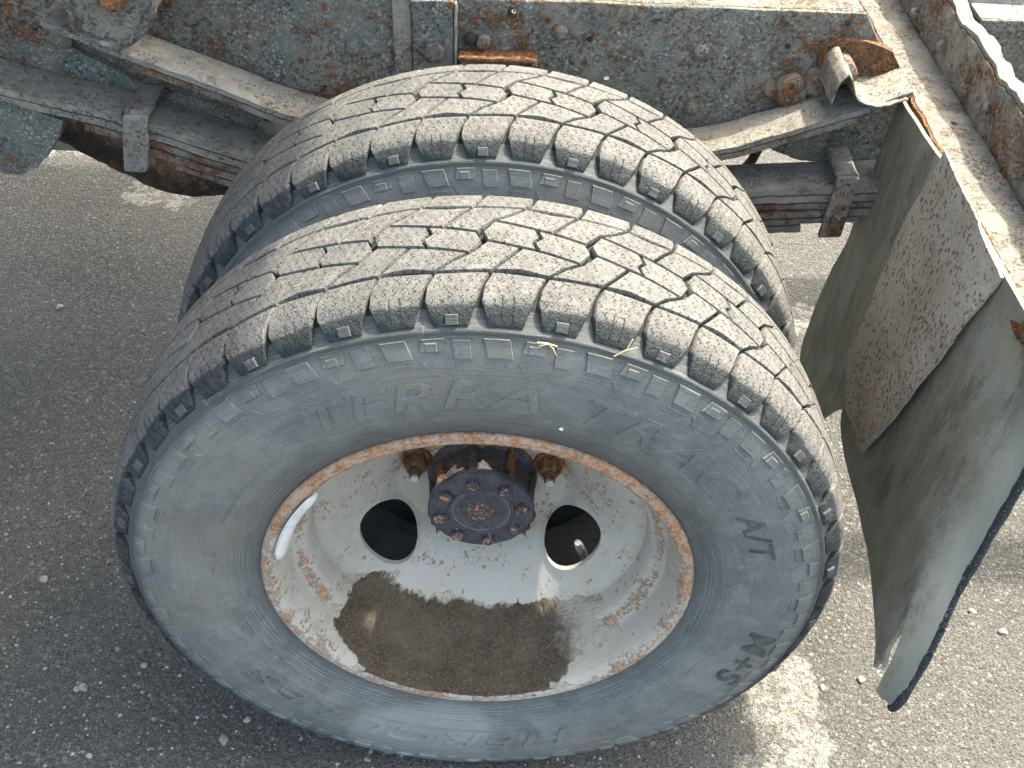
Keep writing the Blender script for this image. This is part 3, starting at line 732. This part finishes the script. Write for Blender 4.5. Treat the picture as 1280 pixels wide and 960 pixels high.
# dirt lying in the dish of the rim
def rimfloor(y):
    for a, b in zip(RIMP[12:], RIMP[13:]):
        if a[0] <= y <= b[0] and b[0] > a[0]: return a[1] + (b[1] - a[1]) * (y - a[0]) / (b[0] - a[0])
    return .2
def dirt():
    nt_, ny = 260, 110; vs, fs, rimn, dd = [], [], [], {}
    base = [(-.0895, .2115), (-.080, .2085), (-.0700, .2035), (-.0550, .1985), (-.0400, .1890), (-.0250, .1800), (-.0050, .1680), (.0100, .1560), (.0240, .1440), (.0360, .1340)]
    def rb(y):
        for p, q in zip(base, base[1:]):
            if p[0] <= y <= q[0]: return p[1] + (q[1] - p[1]) * (y - p[0]) / (q[0] - p[0])
        return base[-1][1]
    for j in range(ny + 1):
        y = -.0885 + .120 * j / ny
        for i in range(nt_ + 1):
            a = 196 + 132 * i / nt_; th = math.radians(a); v = (y + .0885) / .12
            n = fbm((a * .07, y * 16, 0), 1.0, 4); n2 = fbm((a * .5, y * 90, 3), 1.0, 3)
            r = rb(y) + .0022 * n + .0008 * n2 - .0022 * max(0, fbm((a * .9, y * 150, 8), 1.0, 3)) - .0015 * sm(290, 300, a)
            r += .008 * sm(276, 322, a) * v * (1 + .6 * n)                     # slumps away to the right
            lo = 213 + 21 * sm(.30, 0, v) + 20 * sm(.6, 1, v) + 5 * n + 2 * n2; hi = 317 - 18 * sm(.36, 0, v) - 12 * sm(.55, 1, v) + 9 * n + 3 * n2
            e = min(a - lo, (hi - a) * .8)
            r += .0045 * sm(3.0, -1.5, e) + max(0, -e) * .0016
            fl = rimfloor(y) if y > -.0805 else .2120
            d = min(fl - r, .02); dd[i, j] = d
            vs.append((r * math.cos(th), y, r * math.sin(th) + AX))
            top = sm(.0045, -.002, disc_y(min(max(r, .05), .184)) - y) if v > .6 else 0
            rimn.append(max(sm(1.8, .2, e) * .95, top * (1 if a < 285 else .6), .8 * sm(283, 318, a)))
    for j in range(ny):
        for i in range(nt_):
            q = vs[j * (nt_ + 1) + i]; qr = math.hypot(q[0], q[2] - AX)
            if q[1] > disc_y(min(max(qr, .0502), .1847)) + .003: continue
            if max(dd[i, j], dd[i + 1, j], dd[i, j + 1], dd[i + 1, j + 1]) > -.002:
                k = j * (nt_ + 1) + i; fs.append((k, k + 1, k + nt_ + 2, k + nt_ + 1))
    o = mk('dirt_heap', vs, fs, M['dirt']); a = o.data.attributes.new('rimness', 'FLOAT', 'POINT'); a.data.foreach_set('value', rimn)
    o['label'] = 'heap of brown dirt lying in the bottom of the wheel rim'; o['category'] = 'dirt'
dirt()

# ------------------------------------------------------------------ chassis pieces
def rbox(name, x0, x1, y0, y1, z0, z1, mat, parent=truck, cell=.02, jit=.0015, rad=.003, label=None, warp=None, sc=45):
    """box with worn rounded edges and corroded faces"""
    bm = bmesh.new(); L = (x1 - x0, y1 - y0, z1 - z0)
    bmesh.ops.create_cube(bm, size=1)
    for v in bm.verts: v.co = Vector((x0 + (v.co.x + .5) * L[0], y0 + (v.co.y + .5) * L[1], z0 + (v.co.z + .5) * L[2]))
    if rad: bmesh.ops.bevel(bm, geom=bm.edges[:] + bm.verts[:], offset=rad, segments=2, profile=.5, affect='EDGES')
    for ax, (lo, ln) in enumerate(((x0, L[0]), (y0, L[1]), (z0, L[2]))):
        n = min(int(ln / cell), 90)
        for k in range(1, n):
            no = [0, 0, 0]; no[ax] = 1; co = [0, 0, 0]; co[ax] = lo + ln * k / n
            bmesh.ops.bisect_plane(bm, geom=bm.verts[:] + bm.edges[:] + bm.faces[:], plane_co=co, plane_no=no)
    for v in bm.verts:
        p = v.co.copy()
        if warp: v.co = warp(p)
        q = v.co.copy(); v.co += Vector((fbm(q, sc, 3), fbm(q + Vector((9, 0, 0)), sc, 3), fbm(q + Vector((0, 9, 0)), sc, 3))) * jit
    return bm_obj(name, bm, mat, parent, sharp=40, label=label)

# frame rail: channel with top and bottom flange
cutend = lambda p: Vector((p.x - max(0, p.z - .69) * .66, p.y, p.z)) if p.x > .40 else p
fr = rbox('frame_rail', -2.2, .494, .470, .478, .600, .775, M['frame'], cell=.018, jit=.0014, warp=cutend, label='chipped blue grey frame rail with rust spots')
rbox('top_flange', -2.2, .438, .478, .550, .767, .775, M['frame'], fr, cell=.03, jit=.0012)
rbox('bottom_flange', -2.2, .494, .478, .550, .600, .608, M['frame'], fr, cell=.03)
fr2 = rbox('frame_rail', -2.2, 1.6, 1.20, 1.208, .600, .775, M['frame'], cell=.03, label='far frame rail on the other side of the chassis')
rbox('top_flange', -2.2, 1.6, 1.13, 1.20, .767, .775, M['frame'], fr2, cell=.03, jit=.0012)
rbox('cross_member', .58, .66, .551, 1.129, .70, .77, M['white'], truck, cell=.03)
ft = rbox('rail_tail', .590, 1.6, .500, .508, .600, .760, M['frame'], truck, cell=.018, jit=.0014, label='stub of the frame rail beyond the flap beam')
rbox('top_flange', .590, 1.6, .5085, .590, .752, .760, M['white'], ft, cell=.03, jit=.0012)
# joint strips on the rail
rbox('cover_strip', -.104, -.054, .459, .4695, .61, .774, M['frame'], fr, cell=.012, jit=.0012)
rbox('strip_edge', -.0535, -.0500, .4585, .4695, .615, .772, M['white'], fr, cell=.012, jit=.0008)
rbox('flat_strip', -.128, -.105, .466, .4695, .61, .773, M['beam'], fr, cell=.012, jit=.0008)
hexa('rail_bolt', (-.077, .459, .714), 'y', .0125, .009, M['frame'], fr, washer=.0165, rot=.3)
# rusty angle piece right of the joint
sh_ = rbox('angle_bracket', -.049, .046, .4440, .4695, .706, .7125, M['rustd'], fr, cell=.008, jit=.0025)
rbox('bracket_web', -.047, .042, .4560, .4690, .678, .7055, M['frame'], sh_, cell=.008, jit=.002)
rbox('bracket_end', .0405, .0480, .4450, .4695, .676, .7115, M['rustd'], sh_, cell=.008, jit=.002)
tube('rivet', [(-.018, .4695, .7245), (-.018, .458, .7245), (-.018, .4565, .7245)], .0085, M['springr'], fr, 18, rad=[.0085, .008, .005])
tube('rivet', [(-.034, .4695, .726), (-.034, .462, .726), (-.034, .4600, .726)], .0075, M['drum'], fr, 18, rad=[.0075, .007, .004])
for (px, py) in [(878, 65), (865, 135), (870, 190), (965, 112), (1215, 70), (700, 40), (440, 60), (245, 85), (500, 92), (60, 40)]:
    p = at(px, py, 1, .468)
    tube('rivet', [(p.x, .4705, p.z), (p.x, .466, p.z), (p.x, .4635, p.z), (p.x, .462, p.z)], .009, M['frame' if px < 600 else 'springr'], fr, 18, rad=[.0105, .0095, .007, .003], jitter=.0016)
for (px, py) in [(500, 57), (985, 58), (737, 49), (640, 15), (1060, 30)]:
    p = at(px, py, 1, .4685); tube('bolt_hole', [(p.x, .4705, p.z), (p.x, .4682, p.z)], .0035, M['drum'], fr, 12)
# round cushions pressed out of the rail near the spring
for (px, py, r_) in [(990, 118, .022), (1022, 108, .018)]:
    p = at(px, py, 1, .455); tube('pressed_boss', [(p.x, .470, p.z), (p.x, .458, p.z), (p.x, .452, p.z), (p.x, .450, p.z)], r_, M['springr'], fr, 28, rad=[r_, r_ * .95, r_ * .8, r_ * .4], jitter=.002)

def sweep(name, path, w0, w1, th, mat, parent, jit=.0012, label=None, n=10, up=None):
    """flat bar: path of (x, z) for the TOP face, lying between y = w0 and w1, th thick"""
    P_ = catmull([(a, b) for a, b in path], n)
    ny = 6; vs, fs, cols = [], [], []
    for i, (x, z) in enumerate(P_):
        a = P_[max(i - 1, 0)]; b = P_[min(i + 1, len(P_) - 1)]; dx, dz = b[0] - a[0], b[1] - a[1]; l = math.hypot(dx, dz); nx_, nz = -dz / l, dx / l
        ring = []
        for k in range(ny + 1):
            y = w0 + (w1 - w0) * k / ny; e = .0012 if k in (0, ny) else 0; ring.append((x - nx_ * e, y, z - nz * e))
        for k in range(ny + 1):
            y = w1 + (w0 - w1) * k / ny; e = .0012 if k in (0, ny) else 0; ring.append((x - nx_ * (th - e), y, z - nz * (th - e)))
        for p in ring:
            q = Vector(p); vs.append(q + Vector((0, fbm(q, 60, 3), fbm(q + Vector((5, 5, 5)), 45, 3))) * jit)
    m = 2 * (ny + 1)
    for i in range(len(P_) - 1):
        for k in range(m): fs.append((i * m + k, (i + 1) * m + k, (i + 1) * m + (k + 1) % m, i * m + (k + 1) % m))
    fs.append(tuple(range(m))); fs.append(tuple(range((len(P_) - 1) * m, len(P_) * m))[::-1])
    return mk(name, vs, fs, mat, parent, True, 40, label)
HP = [(-.52, .762), (-.47, .741), (-.425, .722), (-.33, .687), (-.241, .652), (-.1, .622), (.05, .610), (.16, .612), (.27, .628), (.35, .656), (.434, .690), (.49, .716)]
hs = sweep('helper_spring', HP, .395, .457, .009, M['spring'], truck, label='upper helper spring with dusty top face')
sweep('spring_leaf', [(x, z - .0095) for x, z in HP[2:-1]], .396, .456, .010, M['springr'], hs)
MP = [(-.75, .722), (-.59, .677), (-.43, .637), (-.288, .592), (-.1, .560), (.1, .553), (.29, .571), (.48, .587), (.62, .602)]
ms = sweep('leaf_spring', MP, .393, .457, .011, M['spring'], truck, label='main leaf spring pack under the frame rail')
def clip(P_, a, b):
    out = [p for p in P_ if a < p[0] < b]
    def zi(x):
        for p, q in zip(P_, P_[1:]):
            if p[0] <= x <= q[0]: return p[1] + (q[1] - p[1]) * (x - p[0]) / (q[0] - p[0])
    return [(a, zi(a))] + out + [(b, zi(b))]
for k, (a, b, th) in enumerate([(-.66, .60, .011), (-.50, .56, .0105), (-.455, .515, .0105), (-.40, .47, .010), (-.33, .40, .010)]):
    sweep('spring_leaf', [(x, z - .0118 * (k + 1)) for x, z in clip(MP, a, b)], .394 + .0012 * (k % 2), .456, th, M['springr' if k else 'spring'], ms, jit=.0016)
def clip_band(x, wd, ztop, zbot, tilt, label, mat='spring'):
    wp = lambda p: Vector((p.x + (p.z - ztop) * tilt, p.y, p.z))
    c = rbox('spring_clip', x - wd / 2, x + wd / 2, .383, .391, zbot, ztop, M[mat], ms, cell=.008, jit=.0016, warp=wp, label=label)
    rbox('clip_top', x - wd / 2, x + wd / 2, .3915, .462, ztop - .006, ztop + .001, M['beam'], c, cell=.01, jit=.0014, warp=wp)
    return c
c1 = clip_band(-.432, .031, .651, .572, .20, None)
tube('clip_rivet', [(-.437, .415, .6505), (-.437, .415, .6535), (-.437, .415, .6545)], .005, M['rustd'], c1, 12, rad=[.005, .0045, .002])
clip_band(.441, .029, .602, .512, .05, None, 'beamr')
# right bracket: horn shaped slipper over the helper spring
def poly_plate(name, pts, thick, mat, parent, jit=.0015, axis=1, cell=.012, label=None, inner=True):
    """plate from an outline of world points lying roughly in a plane y = const (axis 1) or x = const (axis 0); thickness goes away from the viewer"""
    o2 = [1 - axis if axis == 1 else 1, 2] if axis == 1 else [1, 2]
    P2 = [(p[0] if axis == 1 else p[1], p[2]) for p in pts]
    dn = []
    for i in range(len(P2)):
        a, b = Vector(P2[i]), Vector(P2[(i + 1) % len(P2)]); n = max(1, int((b - a).length / (cell * .5)))
        for k in range(n):
            q = a + (b - a) * k / n; j = jit * .9; dn.append(Vector((q.x + j * fbm((q.x, q.y, 3), 60, 3), q.y + j * fbm((q.x, q.y, 8), 60, 3))))
    ne = len(dn); ed = [(i, (i + 1) % ne) for i in range(ne)]; allp = list(dn)
    xs = [p.x for p in dn]; ys = [p.y for p in dn]
    def inside(x, y):
        c = False
        for i in range(ne):
            a, b = dn[i], dn[i - 1]
            if (a.y > y) != (b.y > y) and x < (b.x - a.x) * (y - a.y) / (b.y - a.y) + a.x: c = not c
        return c
    x = min(xs) + cell
    while x < max(xs):
        y = min(ys) + cell
        while y < max(ys):
            if inside(x, y) and min((d - Vector((x, y))).length for d in dn) > cell * .4: allp.append(Vector((x, y)))
            y += cell
        x += cell
    v2, e2, f2, *_ = delaunay_2d_cdt(allp, ed, [list(range(ne))], 1, 1e-7)
    # plane fit of the third coordinate by inverse distance from the outline points
    def third(x, y):
        w_ = s_ = 0
        for p, q in zip(pts, P2):
            d = 1 / ((q[0] - x) ** 2 + (q[1] - y) ** 2 + 1e-6); w_ += d; s_ += d * p[axis]
        return s_ / w_
    bm = bmesh.new(); bv = []
    for v in v2:
        t = third(v.x, v.y) + jit * fbm((v.x, v.y, 0), 40, 3)
        bv.append(bm.verts.new((v.x, t, v.y) if axis == 1 else (t, v.x, v.y)))
    for f in f2: bm.faces.new([bv[i] for i in f])
    for v in [v for v in bm.verts if not v.link_faces]: bm.verts.remove(v)
    ext = bmesh.ops.extrude_face_region(bm, geom=bm.faces[:], use_keep_orig=True)
    for v in [g_ for g_ in ext['geom'] if isinstance(g_, bmesh.types.BMVert)]:
        if axis == 1: v.co.y += thick
        else: v.co.x += thick
    return bm_obj(name, bm, mat, parent, sharp=45, label=label)
br = sweep('spring_bracket', [(.395, .700), (.398, .725), (.408, .738), (.418, .725), (.426, .708), (.440, .699), (.458, .700), (.485, .708)], .388, .464, .004, M['beam'], truck, jit=.003, label='bent saddle bracket over the right end of the helper spring')
poly_plate('bracket_back', [at(x, y, 1, .463) for x, y in [(1022, 92), (1025, 66), (1048, 50), (1082, 52), (1118, 66), (1132, 110), (1080, 125), (1030, 118)]], .010, M['rustd'], br, jit=.004)
tube('bracket_pin', [(.420, .462, .716), (.420, .430, .716), (.420, .426, .716)], .013, M['springr'], br, 20, rad=[.013, .013, .008], jitter=.002)
poly_plate('spring_hanger', [at(x, y, 1, .462) for x, y in [(940, 172), (1132, 112), (1120, 215), (1060, 205), (1000, 200), (965, 188)]], .012, M['frame'], truck, jit=.003, label='dark chipped hanger plate below the right rail')
tube('brake_rod', [at(905, 240, 1, .60), at(940, 200, 1, .59), at(952, 178, 1, .58)], .007, M['pipe'], truck, 12)
# left brackets
lb = poly_plate('front_hanger', [at(x, y, 1, .398) for x, y in [(-30, 112), (0, 120), (40, 136), (78, 152), (74, 172), (58, 198), (30, 221), (0, 214), (-30, 190)]], .055, M['frame'], truck, jit=.004, label='rounded rusty spring hanger hanging at the far left')
cupP = [at(x, y, 1, .392) for x, y in [(84, -20), (86, 12), (98, 35), (120, 50), (148, 55), (172, 45), (188, 22), (196, -20)]]
cup = poly_plate('spring_eye_bracket', [Vector(q) for q in catmull([tuple(q) for q in cupP], 4)], .07, M['beam'], truck, jit=.002, label='rounded pale bracket over the left end of the helper spring')
tube('bracket_lip', [(p[0], p[1] - .002, p[2]) for p in catmull([tuple(q) for q in cupP], 6)], .0052, M['frame'], cup, 10, jitter=.004)
tube('bracket_pin', [at(140, -4, 1, .392), at(140, -4, 1, .384)], .016, M['rustd'], cup, 20, jitter=.002)
# rail plate behind the left spring
poly_plate('gusset_plate', [at(x, y, 1, .46) for x, y in [(-40, -30), (75, -30), (90, 60), (190, 110), (330, 150), (330, 185), (180, 150), (60, 120), (-40, 100)]], .008, M['frame'], truck, jit=.004, label='rust streaked gusset plate on the left of the rail')
# exhaust pipe and tank behind
tube('exhaust_pipe', catmull([tuple(at(x, y, 1, .62)) for x, y in [(20, 108), (75, 146), (120, 170), (165, 194), (205, 213), (250, 220), (320, 215), (420, 200), (520, 195)]], 6), .030, M['pipe'], truck, 24, jitter=.003, label='dark rusty curved pipe below the main spring')
rbox('fuel_tank', -.78, -.30, .74, 1.05, .36, .56, M['tank'], truck, cell=.05, jit=.001, rad=.05, label='grey green tank behind the springs')
# axle
tube('rear_axle', [(0, .36, AX), (0, .42, AX), (0, 1.3, AX)], .05, M['pipe'], truck, 24)

# ------------------------------------------------------------------ flap beam
XB = .5035
def ragged(p):
    return Vector((p.x + .0035 * fbm((p.y, p.z, 1), 26, 4) * (1 if p.x < XB + .01 else 0), p.y, p.z + .002 * fbm((p.x, p.y, 4), 18, 3)))
bmz = .695
bp = rbox('flap_beam', XB, .562, -.16, .95, bmz - .006, bmz, M['beam'], truck, cell=.010, jit=.0016, rad=.001, warp=ragged, label='dusty rusted angle beam carrying the mud flap')
rbox('beam_lip', XB - .0045, XB - .0002, -.16, .95, bmz - .028, bmz - .0005, M['rustd'], bp, cell=.009, jit=.0030, rad=.001, warp=ragged)
def wavy(p):
    k = (p.z - bmz) / .075
    return Vector((p.x + k * .006 * fbm((p.y, 0, 7), 9, 3) - .004 * k, p.y, p.z + k * .008 * fbm((p.y, 0, 2), 16, 4)))
bf = rbox('beam_flange', .5565, .5625, -.16, .95, bmz + .0005, bmz + .070, M['beamr'], bp, cell=.011, jit=.0028, rad=.001, warp=wavy, label='scaling rust on the upright flange')
rbox('flange_edge', .5590, .5780, -.16, .95, bmz + .0705, bmz + .077, M['white'], bf, cell=.011, jit=.0030, rad=.001, warp=wavy)
for (yy, zz) in [(.62, .020), (.50, .03), (.40, .022), (.33, .035), (.215, .024), (.17, .03), (.045, .03)]:
    tube('beam_bolt', [(.557, yy, bmz + zz), (.549, yy, bmz + zz), (.546, yy, bmz + zz)], .008, M['beamr'], bf, 8, rad=[.0085, .0080, .005], jitter=.0025)
tube('bolt_hole', [(.533, .357, bmz + .0005), (.533, .357, bmz + .0018)], .0036, M['drum'], bp, 14)
tube('hole_collar', [(.533, .357, bmz - .001), (.533, .357, bmz + .0012)], .0065, M['beamr'], bp, 16)

# rusty backing plate clamped against the flap
bpl = poly_plate('backing_plate', [at(x, y, 0, xx) for x, y, xx in [(1180, 188, .488), (1216, 262, .488), (1251, 347, .488), (1190, 425, .480), (1135, 498, .474), (1077, 566, .468), (1056, 508, .468), (1058, 448, .470), (1092, 367, .476), (1119, 300, .480)]], .003, M['plate'], truck, jit=.0012, axis=0, cell=.012, label='pitted steel plate bolted against the mud flap')

def sheet(name, rows, nu, nv, thick, mat, parent, cutf=None, edgef=None, label=None, jit=.002, mat2=None):
    """thick rubber sheet through a grid of control points (rows from top to bottom)"""
    R_ = [[Vector(p) for p in r] for r in rows]
    def cr(P_, t):
        n = len(P_) - 1; f = min(max(t, 0), 1) * n; i = min(int(f), n - 1); u = f - i
        p0, p1, p2, p3 = P_[max(i - 1, 0)], P_[i], P_[i + 1], P_[min(i + 2, n)]
        return .5 * (2 * p1 + (p2 - p0) * u + (2 * p0 - 5 * p1 + 4 * p2 - p3) * u * u + (3 * p1 - p0 - 3 * p2 + p3) * u ** 3)
    def pt(u, v): return cr([cr(r, u) for r in R_], v)
    bm = bmesh.new(); V = {}; E = []
    le = bm.verts.layers.float.new('edge')
    for j in range(nv + 1):
        for i in range(nu + 1):
            u, v = i / nu, j / nv; p = pt(u, v); p.x += jit * 1.6 * fbm(p, 9, 3)
            V[i, j] = bm.verts.new(p); V[i, j][le] = edgef(u, v) if edgef else 0
    for j in range(nv):
        for i in range(nu):
            if cutf and cutf((i + .5) / nu, (j + .5) / nv): continue
            f = bm.faces.new((V[i, j], V[i + 1, j], V[i + 1, j + 1], V[i, j + 1]))
    for v in [v for v in bm.verts if not v.link_faces]: bm.verts.remove(v)
    bm.normal_update(); nrm = {v: v.normal.copy() for v in bm.verts}
    ext = bmesh.ops.extrude_face_region(bm, geom=bm.faces[:], use_keep_orig=True); nv_ = [g_ for g_ in ext['geom'] if isinstance(g_, bmesh.types.BMVert)]
    for v in nv_: v.co.x += thick
    if mat2:
        rim_v = {V[nu, j] for j in range(nv + 1) if V[nu, j].is_valid} | {V[nu - 1, j] for j in range(int(nv * .55), nv + 1) if V[nu - 1, j].is_valid}
        for f in bm.faces:
            if sum(v in rim_v for v in f.verts) >= 2: f.material_index = 1
    o = bm_obj(name, bm, mat, parent, sharp=40, label=label)
    if mat2: o.data.materials.append(mat2)
    return o
A = lambda x, y, xx: at(x, y, 0, xx)
sheet('mud_flap', [[A(1124, 122, .490), A(1150, 160, .490), A(1200, 238, .490)], [A(1064, 285, .482), A(1100, 310, .484), A(1165, 380, .488)], [A(1000, 440, .466), A(1030, 460, .470), A(1085, 500, .478)], [A(1027, 524, .468), A(1045, 512, .470), A(1078, 505, .478)]],
      16, 40, .005, M['flap'], truck, label='inner rubber mud flap panel beside the tyres')
def cutm(u, v):
    n = .05 * fbm((u * 3, v * 3, 0), 6, 4)
    if v > .955 and abs(u - .81) > .02 + .19 * math.sqrt(max(0, (1 - v) / .045)): return True
    if u < .36 and v > .838 + n * .6: return True
    return v > .70 and .50 - .16 * min(1, (v - .70) / .10) + n < u < .50 + .150 * min(1, (v - .70) / .12)
sheet('mud_flap', [
    [A(1183, 210, .492), A(1228, 296, .492), A(1262, 358, .492), A(1310, 440, .494)],
    [A(1115, 375, .490), A(1185, 440, .490), A(1250, 455, .504), A(1318, 520, .535)],
    [A(1052, 518, .480), A(1150, 560, .484), A(1222, 565, .500), A(1284, 588, .540)],
    [A(1072, 635, .476), A(1130, 650, .482), A(1180, 655, .496), A(1226, 688, .535)],
    [A(1090, 730, .474), A(1132, 742, .480), A(1152, 745, .490), A(1193, 745, .528)],
    [A(1093, 826, .474), A(1106, 824, .480), A(1123, 811, .488), A(1163, 812, .520)],
    [A(1070, 895, .480), A(1080, 885, .484), A(1093, 868, .492), A(1122, 889, .510)]],
      60, 120, .0055, M['flap'], truck, cutf=cutm, edgef=lambda u, v: sm(.55, .95, u) * sm(.1, .35, v), label='outer rubber mud flap with torn lower corner and curled edge', jit=.0015, mat2=M['fray'])

mf = [o for o in bpy.data.objects if o.name.startswith('mud_flap')][-1]
ep = catmull([tuple(q) for q in [A(1318, 522, .537), A(1284, 589, .542), A(1226, 689, .537), A(1193, 746, .530), A(1163, 813, .522), A(1139, 853, .516), A(1124, 878, .511), A(1114, 885, .508)]], 14)
ep = [(x, y + .0012 * fbm((z, x, y), 40, 3), z) for x, y, z in ep]
tube('frayed_edge', ep, .006, M['fray'], mf, 10, rad=[.0058 * (1 + .12 * fbm(p, 50, 3)) for p in ep], jitter=.0005)

# ------------------------------------------------------------------ unseen slab added out of frame to cast the shade at left
rbox('shade_slab', -2.6, .17, -.05, 1.9, 1.62, 1.70, M['frame'], truck, cell=.2, jit=.001, label='added unseen slab above the chassis, shades the left')

# ------------------------------------------------------------------ loose things
def pebble(x, y, r, label, seed, flat=.6):
    bm = bmesh.new(); bmesh.ops.create_icosphere(bm, subdivisions=2, radius=r)
    for v in bm.verts:
        d = 1 + .55 * fbm(v.co * (1 / r) + Vector((seed, 0, 0)), .9, 3); v.co = Vector((v.co.x * d * 1.15, v.co.y * d, v.co.z * d * flat))
    o = bm_obj('pebble', bm, M['stone'], None, sharp=60); o.location = (x, y, r * flat * .7); o['label'] = label; o['category'] = 'pebble'; o['group'] = 'pale pebbles on the asphalt'; o.rotation_euler = (0, 0, seed)
for i, (px, py, r_, lab) in enumerate([(55, 725, .0055, 'pale pebble level with the wheel centre near the left edge of the photo'), (147, 812, .0032, 'small pale pebble on asphalt left of the tyre, upper of a close pair'),
        (180, 833, .0042, 'grey pebble closest to the lower left of the tyre'), (105, 860, .0055, 'pale pebble at the bottom left, largest of its cluster'), (97, 862, .004, 'small pebble touching the larger pale one at the bottom left'), (280, 925, .006, 'pale pebble just below the tyre, lower left'),
        (310, 901, .0045, 'grey pebble tucked under the lower left of the tyre'), (460, 950, .004, 'small white pebble below the tyre at the bottom edge of the photo'), (464, 940, .0028, 'tiny pebble just above another below the lettering of the tyre'), (112, 945, .0035, 'small pebble at the very bottom left of the photo'),
        (75, 385, .006, 'dark lit pebble on the left below the springs'), (1253, 790, .0055, 'pale pebble right of the mud flap near the right edge'), (1215, 765, .005, 'pale pebble right of the curled flap edge'), (1076, 850, .005, 'pale pebble between tyre and flap tip'), (1028, 860, .0045, 'pale pebble in the pale patch right of the tyre'),
        (265, 340, .004, 'small pebble in front of the inner tyre on the left'), (935, 860, .004, 'pebble at the edge of the shade right of the tyre')]):
    p = at(px, py, 2, 0); pebble(p.x, p.y, r_, lab, i * 1.7)
# scattered grit nobody could count
gb = bmesh.new()
for i in range(5200):
    if i % 2: x = rng.uniform(-1.25, 1.05); y = rng.uniform(-.25, 1.6)
    else: x = rng.uniform(-.75, .85); y = rng.uniform(-.2, .7)
    if math.hypot(x, max(0, y - .13)) < .05: continue
    r_ = rng.choice([.0012, .0016, .002, .0026]) * rng.uniform(.7, 1.2); a = rng.uniform(0, 6); base = len(gb.verts)
    top = gb.verts.new((x, y, r_ * .9)); ring = [gb.verts.new((x + r_ * rng.uniform(.7, 1.3) * math.cos(a + k * 1.2566), y + r_ * rng.uniform(.7, 1.3) * math.sin(a + k * 1.2566), 0.0003)) for k in range(5)]
    for k in range(5): gb.faces.new((ring[k], ring[(k + 1) % 5], top))
gm = mat_simple('mixed_grit', (.16, .155, .148), (.46, .45, .43), 160, .88)
gr = bm_obj('grit', gb, gm, None, smooth=False); gr['kind'] = 'stuff'; gr['label'] = 'fine loose grit on the asphalt'; gr['category'] = 'grit'

def on_tyre(th, s, h=0): return T3(math.radians(th), s, h) + Vector((0, 0, AX))
def straw(pts, r, label, br=None):
    o = tube('straw', pts, r, M['straw'], None, 6, rad=[r * .6] + [r] * (len(pts) - 2) + [r * .3]); o['label'] = label; o['category'] = 'straw'; o['group'] = 'bits of straw on the tyre'
    if br: tube('twig_branch', br, r * .7, M['straw'], o, 6)
sr = -S_RIDGE
straw([on_tyre(82.6, sr - .006, .003), on_tyre(81.2, sr - .0055, .0035), on_tyre(80.3, sr - .009, .0035), on_tyre(79.6, sr - .015, .003)], .0007, 'forked dry straw lying on the sidewall above the lettering', [on_tyre(82.2, sr - .009, .003), on_tyre(81.0, sr - .0055, .004), on_tyre(79.8, sr - .007, .003)])
straw([on_tyre(71.9, sr - .004, .004), on_tyre(70.9, sr + .004, .008), on_tyre(69.8, sr + .010, .014)], .0009, 'short straw sticking up in a shoulder notch of the tread', [on_tyre(70.6, sr + .014, .010), on_tyre(70.75, sr + .006, .008)])
def petal(p, r, label, rot):
    bm = bmesh.new(); bmesh.ops.create_grid(bm, x_segments=6, y_segments=6, size=r)
    for v in bm.verts:
        u, w_ = v.co.x / r, v.co.y / r; v.co.x *= math.sqrt(1 - w_ * w_ / 2); v.co.y *= math.sqrt(1 - u * u / 2) * .7; v.co.z = (u * u + w_ * w_) * r * .25
    bmesh.ops.solidify(bm, geom=bm.faces[:], thickness=.0003)
    o = bm_obj('petal', bm, M['petal'], None); o.location = p; o.rotation_euler = rot; o['label'] = label; o['category'] = 'petal'
petal(at(758, 97, 1, .4685), .0035, 'white petal stuck to the frame rail above the inner tyre', (1.5, 0, .2))
petal(at(642, 14, 1, .4685), .003, 'white petal stuck high on the frame rail', (1.5, .5, .2))
petal(T3(math.radians(74), -s_at(.262), .001) + Vector((0, 0, AX)), .0022, 'tiny white petal on the sidewall just above the rim', (1.4, .4, .2))
